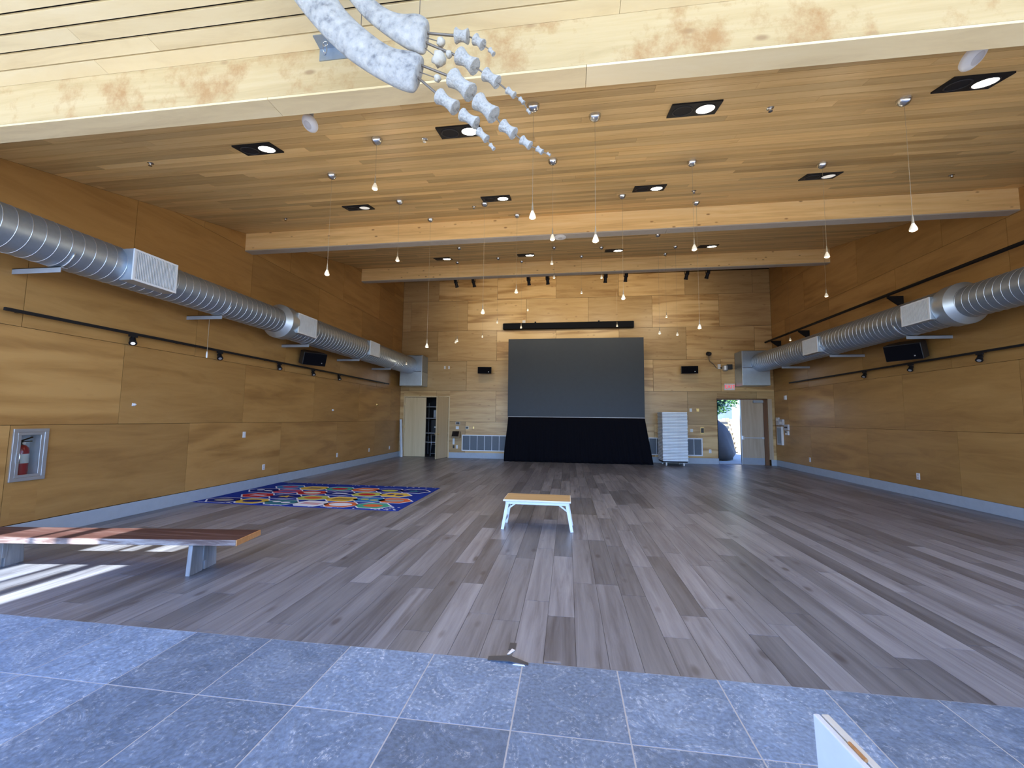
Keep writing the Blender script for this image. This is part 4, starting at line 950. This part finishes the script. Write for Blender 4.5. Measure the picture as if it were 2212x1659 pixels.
# ================================================================== BENCHES
# long old plank bench at left
bz = .37
P0 = onZ(0, 1161, bz); P1 = onZ(512, 1167, bz); dvb = (P1-P0); dvb.z = 0; dvb.normalize(); nvb = Vector((-dvb.y, dvb.x, 0))
E_ = P1.copy(); E_.z = 0; Lb, Wb = 3.45, .405
t = thing('plank_bench', E_-dvb*Lb/2+nvb*Wb/2, 'long worn dark wood plank bench lying low at the left', 'bench')
up_ = Vector((0,0,1))
def bseg(mb, s0, s1, w0, w1, z0, z1):
    q = [E_-dvb*s0+nvb*w0, E_-dvb*s0+nvb*w1, E_-dvb*s1+nvb*w1, E_-dvb*s1+nvb*w0]
    return mb.hexa([p+up_*z0 for p in reversed(q)], [p+up_*z1 for p in reversed(q)])
rot_b = math.atan2(dvb.y, dvb.x)
seat = bseg(MB(), .012, Lb, .012, Wb, bz-.06, bz).build('seat_plank', 'bench_old', t, bevel=.006)
bseg(MB(), .012, Lb, 0, .012, bz-.06, bz-.001).build('worn_edge', 'bench_edge', t, bevel=.004)
bseg(MB(), 0, .012, 0, Wb, bz-.06, bz-.001).build('end_grain', 'bench_end', t, bevel=.003)
for s0 in (.47, 2.62):
    for w0, w1 in ((.03, .19), (.215, .375)):
        q = [E_-dvb*s0+nvb*w0, E_-dvb*(s0)+nvb*w1, E_-dvb*(s0+.045)+nvb*w1, E_-dvb*(s0+.045)+nvb*w0]
        k = .02 if w0 < .1 else -.02
        MB().hexa([p for p in reversed([q[0]-nvb*.02*(1 if w0 < .1 else 0), q[1]+nvb*.02*(0 if w0 < .1 else 1), q[2]+nvb*.02*(0 if w0 < .1 else 1), q[3]-nvb*.02*(1 if w0 < .1 else 0)])], [p+up_*(bz-.06) for p in reversed(q)]).build('leg_board', 'bench_leg_grey', t, bevel=.004)
    bseg(MB(), s0-.01, s0+.055, .18, .225, .10, bz-.06).build('leg_cleat', 'bench_leg_grey', t)
# small white folding bench
t = thing('folding_bench', (-.45, 6.4, 0), 'small white folding bench with a plywood top in mid floor', 'bench')
Z_ = .45
q = [onZ(1087, 1079, Z_), onZ(1234, 1084, Z_), onZ(1232, 1070, Z_), onZ(1097, 1065, Z_)]
bx0, bx1 = (q[0].x+q[3].x)/2, (q[1].x+q[2].x)/2; by0, by1 = (q[0].y+q[1].y)/2, (q[2].y+q[3].y)/2
MB().box(bx0, bx1, by0, by1, Z_-.025, Z_).build('edge_trim', 'cream_paint', t, bevel=.004)
MB().box(bx0+.012, bx1-.012, by0+.012, by1-.012, Z_-.02, Z_+.002).build('seat_panel', 'bench_ply', t)
for y in (by0+.03, by1-.05): MB().box(bx0+.035, bx1-.035, y, y+.02, Z_-.068, Z_-.026).build('apron', 'white_paint', t)
for x in (bx0+.035, bx1-.055): MB().box(x, x+.02, by0+.05, by1-.05, Z_-.068, Z_-.026).build('apron_end', 'white_paint', t)
for s, xa in ((-1, bx0+.06), (1, bx1-.06)):
    for y in (by0+.055, by1-.075):
        top = Vector((xa, y+.01, Z_-.04)); foot = Vector((xa+s*.075, y+.01, .0))
        d = (foot-top).normalized(); a = Vector((0,1,0)); n = d.cross(a).normalized()
        mb = MB(); e0 = [top+a*.011*i+n*.024*j for i, j in ((-1,-1),(1,-1),(1,1),(-1,1))]; e1 = [foot+a*.011*i+n*.022*j for i, j in ((-1,-1),(1,-1),(1,1),(-1,1))]
        for p in e1: p.z = max(p.z, 0)
        mb.rings([e0, e1]); mb.build('leg', 'white_paint', t, bevel=.003)
        m1 = top+d*.13; m2 = Vector((xa-s*.14, y+.012, Z_-.05)); rbx = (m2-m1)
        rbox(MB(), (m1+m2)/2+a*.016, rbx.normalized(), a, rbx.cross(a).normalized(), rbx.length+.03, .008, .022).build('brace', 'white_paint', t)
    for z in (.12, .28):
        f = (Z_-.04-z)/(Z_-.04); x = xa+s*.075*f; MB().box(x-.01, x+.01, by0+.06, by1-.06, z-.02, z+.02).build('stretcher', 'white_paint', t)

# ================================================================== RUG
rq = [onZ(430, 1084), onZ(603, 1041), onZ(944, 1056), onZ(862, 1106)]
rx0 = XL+.04; rx1 = (rq[2].x+rq[3].x)/2; ry0 = (rq[0].y+rq[3].y)/2; ry1 = (rq[1].y+rq[2].y)/2
t = thing('hexagon_rug', ((rx0+rx1)/2, (ry0+ry1)/2, 0), 'blue rug with bright picture hexagons beside the left wall', 'rug')
MB().box(rx0, rx1, ry0, ry1, .001, .009).build('rug_base', 'rug_blue', t, bevel=.002)
def hexpoly(c, wx, wy, z): return [Vector((c.x+wx*math.cos(math.pi/3*k)/1.0, c.y+wy*math.sin(math.pi/3*k)/.866, z)) for k in range(6)]
HEX = [((420+500/7.9,1030+400/7.9),'navy','grey','ell'), ((420+985/7.9,1030+418/7.9),'yellow','navy','ell'), ((420+1480/7.9,1030+440/7.9),'teal','white','dots'), ((420+1985/7.9,1030+465/7.9),'white','red','bars'),
       ((420+1085/7.9,1030+320/7.9),'red','white','bar'), ((420+1555/7.9,1030+342/7.9),'navy','yellow','star'), ((420+2025/7.9,1030+365/7.9),'lime','orange','ell'), ((420+1160/7.9,1030+235/7.9),'navy','white','dots'),
       ((420+1590/7.9,1030+255/7.9),'pink','purple','ell'), ((420+2010/7.9,1030+278/7.9),'red','cream','ell'), ((420+1640/7.9,1030+178/7.9),'sky','pink','ell'), ((420+2050/7.9,1030+200/7.9),'yellow','navy','bar'),
       ((680+440/7.9,1030+480/7.9),'orange','white','clock'), ((680+990/7.9,1030+500/7.9),'green','orange','ell'), ((680+460/7.9,1030+388/7.9),'yellow','black','bars'), ((680+930/7.9,1030+400/7.9),'sky','lime','dots'),
       ((680+1450/7.9,1030+418/7.9),'orange','grey','ell'), ((680+430/7.9,1030+288/7.9),'navy','white','bar'), ((680+890/7.9,1030+308/7.9),'lime','red','ell'), ((680+1370/7.9,1030+318/7.9),'yellow','navy','dots'),
       ((680+430/7.9,1030+212/7.9),'green','red','ell'), ((680+870/7.9,1030+228/7.9),'orange','cream','bar'), ((680+1280/7.9,1030+243/7.9),'navy','lime','ell'), ((680+1740/7.9,1030+255/7.9),'navy','teal','star')]
pz = .0092
for (u, v), bc, fc, mot in HEX:
    c = onZ(u, v); wx, wy = .385, .235
    c.x = min(max(c.x, rx0+wx+.03), rx1-wx-.03); c.y = min(max(c.y, ry0+wy+.03), ry1-wy-.03)
    h = MB().prism(hexpoly(c, wx, wy, pz), (0,0,.0006)).build('hexagon_border', 'rug_white', t)
    MB().prism(hexpoly(c, wx-.035, wy-.026, pz), (0,0,.0010)).build('hexagon', 'rug_'+bc, h)
    mb = MB(); z2 = pz+.0010; ell = lambda cx, cy, a, b, n=16: [Vector((cx+a*math.cos(2*math.pi*i/n), cy+b*math.sin(2*math.pi*i/n), z2)) for i in range(n)]
    if mot == 'ell': mb.prism(ell(c.x, c.y, .19, .11), (0,0,.0004))
    elif mot == 'dots': mb.prism(ell(c.x-.11, c.y+.03, .085, .06), (0,0,.0004)); mb.prism(ell(c.x+.10, c.y-.01, .09, .06), (0,0,.0004))
    elif mot == 'bar': mb.prism([Vector((c.x+a, c.y+b, z2)) for a, b in ((-.16,-.05),(.14,-.03),(.17,.05),(-.10,.04))], (0,0,.0004))
    elif mot == 'bars':
        for k in (-1, 0, 1): mb.prism([Vector((c.x+a, c.y+k*.06+b, z2)) for a, b in ((-.2,-.012),(.18,-.012),(.2,.015),(-.17,.015))], (0,0,.0004))
    elif mot == 'star': mb.prism([Vector((c.x+r*1.5*math.cos(a), c.y+r*math.sin(a), z2)) for r, a in [((.12, .05)[k % 2], math.pi/2+k*math.pi/5) for k in range(10)]], (0,0,.0004))
    elif mot == 'clock': mb.prism(ell(c.x, c.y, .22, .14), (0,0,.0004))
    mb.build('picture', 'rug_'+fc, h)
mb = MB(); rn = random.Random(4)
for _ in range(90):
    e = rn.random(); x = rn.uniform(rx0+.05, rx1-.05); y = rn.choice((rn.uniform(ry0+.02, ry0+.09), rn.uniform(ry1-.09, ry1-.02)))
    if rn.random() < .25: x, y = rn.uniform(rx1-.5, rx1-.06), rn.uniform(ry0+.03, ry0+.3)
    a, b = rn.uniform(.015, .035), rn.uniform(.01, .02); mb.prism([Vector((x+a*math.cos(k), y+b*math.sin(k), .0091)) for k in (0, 1.2, 2.5, 3.8, 5)], (0,0,.0004))
tag(mb.build('border_specks', 'rug_white', t), kind='stuff')

# ================================================================== DEBRIS AT THE THRESHOLD
a = onZ(1054, 1424); b = onZ(1104, 1423); c = onZ(1142, 1430)
t = thing('threshold_strip', (b.x, b.y, 0), 'broken dark threshold strip lifted at the tile edge', 'strip')
y_ = a.y
MB().prism([Vector((a.x, y_-.02, .001)), Vector((b.x, y_-.03, .012)), Vector((b.x, y_+.035, .014)), Vector((a.x, y_+.025, .002))], (0,0,.006)).build('bent_half', 'tape_dark', t)
MB().prism([Vector((b.x, y_-.03, .012)), Vector((c.x, y_-.035, .001)), Vector((c.x, y_-.01, .001)), Vector((b.x, y_+.03, .014))], (0,0,.005)).build('broken_half', 'tape_dark', t)
MB().prism([Vector((b.x+.02, y_-.04, .0015)), Vector((c.x-.02, y_-.045, .0015)), Vector((c.x-.03, y_-.028, .0015)), Vector((b.x+.05, y_-.022, .0015))], (0,0,.004)).build('pale_sliver', 'label_white', t)
a = onZ(1107, 1396); t = thing('torn_tape', (a.x, a.y, 0), 'torn scrap of dark tape with a pale corner on the floor', 'tape')
MB().prism([onZ(u, v, .001) for u, v in ((1098,1404),(1113,1406),(1116,1390),(1102,1389))], (0,0,.003)).build('tape_piece', 'tape_dark', t)
MB().prism([onZ(u, v, .003) for u, v in ((1095,1414),(1100,1414),(1113,1405),(1106,1402))], (0,0,.003)).build('pale_corner', 'label_white', t)
a = onZ(1193, 1430)
t = MB().box(a.x-.055, a.x+.06, a.y-.012, a.y+.01, .001, .003).build('trim_scrap', 'plank'); tag(t, 'small brown scrap of flooring right of the broken threshold strip', 'scrap')

# ================================================================== FOLDED SIGN BOARD AT THE LOWER RIGHT
zB_ = .75
r0 = onZ(1771, 1541, zB_); r1 = onZ(1905, 1680, zB_)
ex_ = (r1-r0); ex_.z = 0; ex_.normalize(); en = Vector((-ex_.y, ex_.x, 0))
if en.x < 0: en = -en
t = thing('sandwich_board', (r0+r1)/2-Vector((0,0,zB_)), 'white folded sandwich board standing on the slate at lower right', 'sign')
LB_ = .8
p0 = r0; p1 = r0+ex_*LB_
MB().hexa([p0+en*.012+up_*(-zB_), p1+en*.012+up_*(-zB_), p1+en*.032+up_*(-zB_), p0+en*.032+up_*(-zB_)], [p0-en*.022, p1-en*.022, p1-en*.002, p0-en*.002]).build('left_panel', 'white_paint', t, bevel=.004)
MB().hexa([p0+en*.11+up_*(-zB_), p1+en*.11+up_*(-zB_), p1+en*.132+up_*(-zB_), p0+en*.132+up_*(-zB_)], [p0+en*.002, p1+en*.002, p1+en*.026, p0+en*.026]).build('right_panel', 'cream_paint', t, bevel=.004)
for s in (.15, .65): MB().cyl(p0+ex_*s+up_*.002-ex_*.03, p0+ex_*s+up_*.002+ex_*.03, .005, 8).build('hinge', 'bench_end', t)

# ================================================================== WHALE FLIPPER
FY = 2.2
def F(u, v, dy=0.): return onY(u, v, FY+dy)
t = thing('whale_flipper', F(900, 150), 'hanging skeleton of a whale flipper with pale bones on rods', 'skeleton')
def loft(name, lo, hi, th, mat, extra=None):
    P = []; R_ = []
    for (a, b) in zip(lo, hi):
        A, B = F(*a), F(*b); P.append((A+B)/2); R_.append((B-A).length/2)
    mb = MB(); rings = []
    for i, p in enumerate(P):
        A, B = F(*lo[i]), F(*hi[i]); x = (B-A).normalized(); r = R_[i]; tt = (P[min(i+1, len(P)-1)]-P[max(i-1, 0)]).normalized(); y = tt.cross(x).normalized()
        rings.append([p+x*r*math.cos(2*math.pi*j/20)+y*r*th[i]*math.sin(2*math.pi*j/20) for j in range(20)])
    mb.rings(rings)
    o = mb.build(name, mat, t, smooth=.9); m = o.modifiers.new('sub', 'SUBSURF'); m.levels = 1; m.render_levels = 2; return o
loft('radius_bone', [(560,-110),(610,-35),(647,19),(688,68),(738,118),(788,153),(830,177),(862,193),(890,201),(895,196)], [(690,-150),(705,-60),(729,0),(759,38),(806,78),(845,105),(872,112),(897,113),(917,124),(914,130)], [.6,.55,.5,.5,.5,.5,.52,.52,.48,.3], 'bone')
loft('ulna_bone', [(680,-110),(722,-45),(753,0),(788,41),(820,66),(844,84),(872,102),(895,113),(914,118),(918,110)], [(760,-120),(785,-40),(806,0),(835,21),(856,30),(876,34),(896,33),(913,34),(928,46),(926,54)], [.6,.55,.5,.5,.5,.5,.52,.5,.45,.3], 'bone')
loft('humerus_bone', [(450,-160),(560,-80),(620,-22),(642,10),(646,12)], [(560,-260),(640,-150),(690,-70),(700,-35),(698,-30)], [.7,.6,.55,.5,.3], 'bone')
zq = lambda x, y: (600+x/3.403, y/3.403)
def phal(c, e0, e1, w_, mat='phalanx_bone', dy=0.):
    A, B = F(*zq(*e0), dy), F(*zq(*e1), dy); r = (F(*zq(e0[0]+w_, e0[1]), dy)-A).length/2*.84; A, B = A.lerp(B, .06), A.lerp(B, .92); L_ = (B-A).length
    MB().lathe(A, [(r*.93,0),(r,.05*L_),(r*.90,.14*L_),(r*.72,.32*L_),(r*.66,.5*L_),(r*.72,.68*L_),(r*.88,.88*L_),(r*.96,.97*L_),(r*.90,L_)], B-A, 12).build('phalanx', mat, t, SM)
def rod(a, b, r=.006): MB().cyl(F(*zq(*a)), F(*zq(*b)), r, 8).build('rod', 'rod', t, SM)
digits = [
 [((1090,243),(1300,262)), [((1302,262),(1408,270),118), ((1446,285),(1514,335),92), ((1556,362),(1590,402),44)]],
 [((1075,308),(1340,420)), [((1326,402),(1462,500),142), ((1517,540),(1625,612),112), ((1684,660),(1744,706),62), ((1777,722),(1810,760),40), ((1834,806),(1856,834),30)]],
 [((1030,470),(1285,570)), [((1275,562),(1432,694),160), ((1462,735),(1600,858),152), ((1644,915),(1746,990),110), ((1788,1024),(1862,1076),80), ((1903,1090),(1948,1122),54), ((1980,1126),(2005,1142),28)]],
 [((1030,570),(1190,705)), [((1176,700),(1318,802),128), ((1345,836),(1472,912),108), ((1470,958),(1542,1030),74), ((1560,1060),(1592,1100),38)]]]
for (a, b), bones in digits:
    rod(a, b, .0075)
    for (e0, e1, w_), nx in zip(bones, bones[1:]+[None]):
        phal(None, e0, e1, w_)
        if nx: rod(e1, nx[0], .0045 if w_ > 100 else .003)
def carpal(c, r, stem):
    C_ = F(*zq(*c)); rr_ = (F(*zq(c[0]+r, c[1]))-C_).length; mb = MB(); rn = random.Random(int(c[0])); rings = []
    for i in range(9):
        th = math.pi*(i+.5)/9; rings.append([C_+Vector((math.sin(th)*math.cos(2*math.pi*j/12), math.sin(th)*math.sin(2*math.pi*j/12), math.cos(th)))*rr_*rn.uniform(.82, 1.14) for j in range(12)])
    mb.rings(rings).build('carpal_bone', 'bone_carpal', t, True); rod(stem, c, .003)
carpal((1200,310), 30, (1085,275)); carpal((1185,437), 50, (1060,335)); carpal((1257,400), 25, (1185,365)); carpal((1175,576), 25, (1030,525))
MB().tube([F(600+x/3.403, y/3.403) for x, y in ((995,372),(1010,378),(1030,410),(1030,445))], .004, 6).build('tie_wire', 'rod', t, True)
# suspension wires up to the porch boards
for u, v in ((780, 55), (690, 20), (905, 75)):
    a = F(u, v); MB().cyl(a, (a.x, a.y, zs(a.y)+.002), .0025, 6).build('hanging_wire', 'rod', t)
# steel angle with eye bolt on the front beam
a = onY(687, 112, Y1-.03); b = onY(790, 108, Y1-.03)
t = thing('steel_angle_bracket', (a.x+.15, Y1, ZT-.12), 'grey steel angle with eye bolt fixed to the front beam behind the flipper', 'bracket')
MB().box(a.x, b.x, Y1-.008, Y1-.0005, ZT-.115, ZT-.005).build('wall_leg', 'galv', t)
sslab(MB(), a.x, b.x, Y1-.11, Y1-.0005, -.010, -.002).build('top_leg', 'galv', t)
for u in (.05, .22): MB().lathe((a.x+u, Y1-.008, ZT-.06), [(.012,0),(.012,.008)], (0,-1,0), 6).build('bolt', 'steel_paint', t)
e = Vector((a.x+.09, Y1-.07, zs(Y1-.07)-.012))
MB().tube([e+Vector((.022*math.cos(k*math.pi/8), 0, -.03+.022*math.sin(k*math.pi/8))) for k in range(16)], .004, 6, close=True).build('eye_bolt', 'chrome', t, True)
MB().tube([e+Vector((.010*math.cos(k*math.pi/8), .012*math.cos(k*math.pi/8), -.075+.035*math.sin(k*math.pi/8))) for k in range(16)], .0035, 6, close=True).build('carabiner', 'chrome', t, True)
# pull cord hanging from the second duct hanger
a = onX(479, 694, XL+.45); b = onX(474, 778, XL+.45); a.y = lh[1][0]; a.x = min(a.x, -6.36)
t = thing('pull_cord', (a.x, a.y, b.z), 'thin pale cord with a white weight hanging from the left duct hanger', 'cord')
MB().cyl((a.x, a.y, 3.77-.275-.006), (a.x, a.y, b.z+.1), .004, 6).build('cord', 'cord', t)
MB().lathe((a.x, a.y, b.z), [(.008,0),(.016,.02),(.014,.08),(.006,.12)], seg=10).build('weight', 'white_plastic', t, SM)
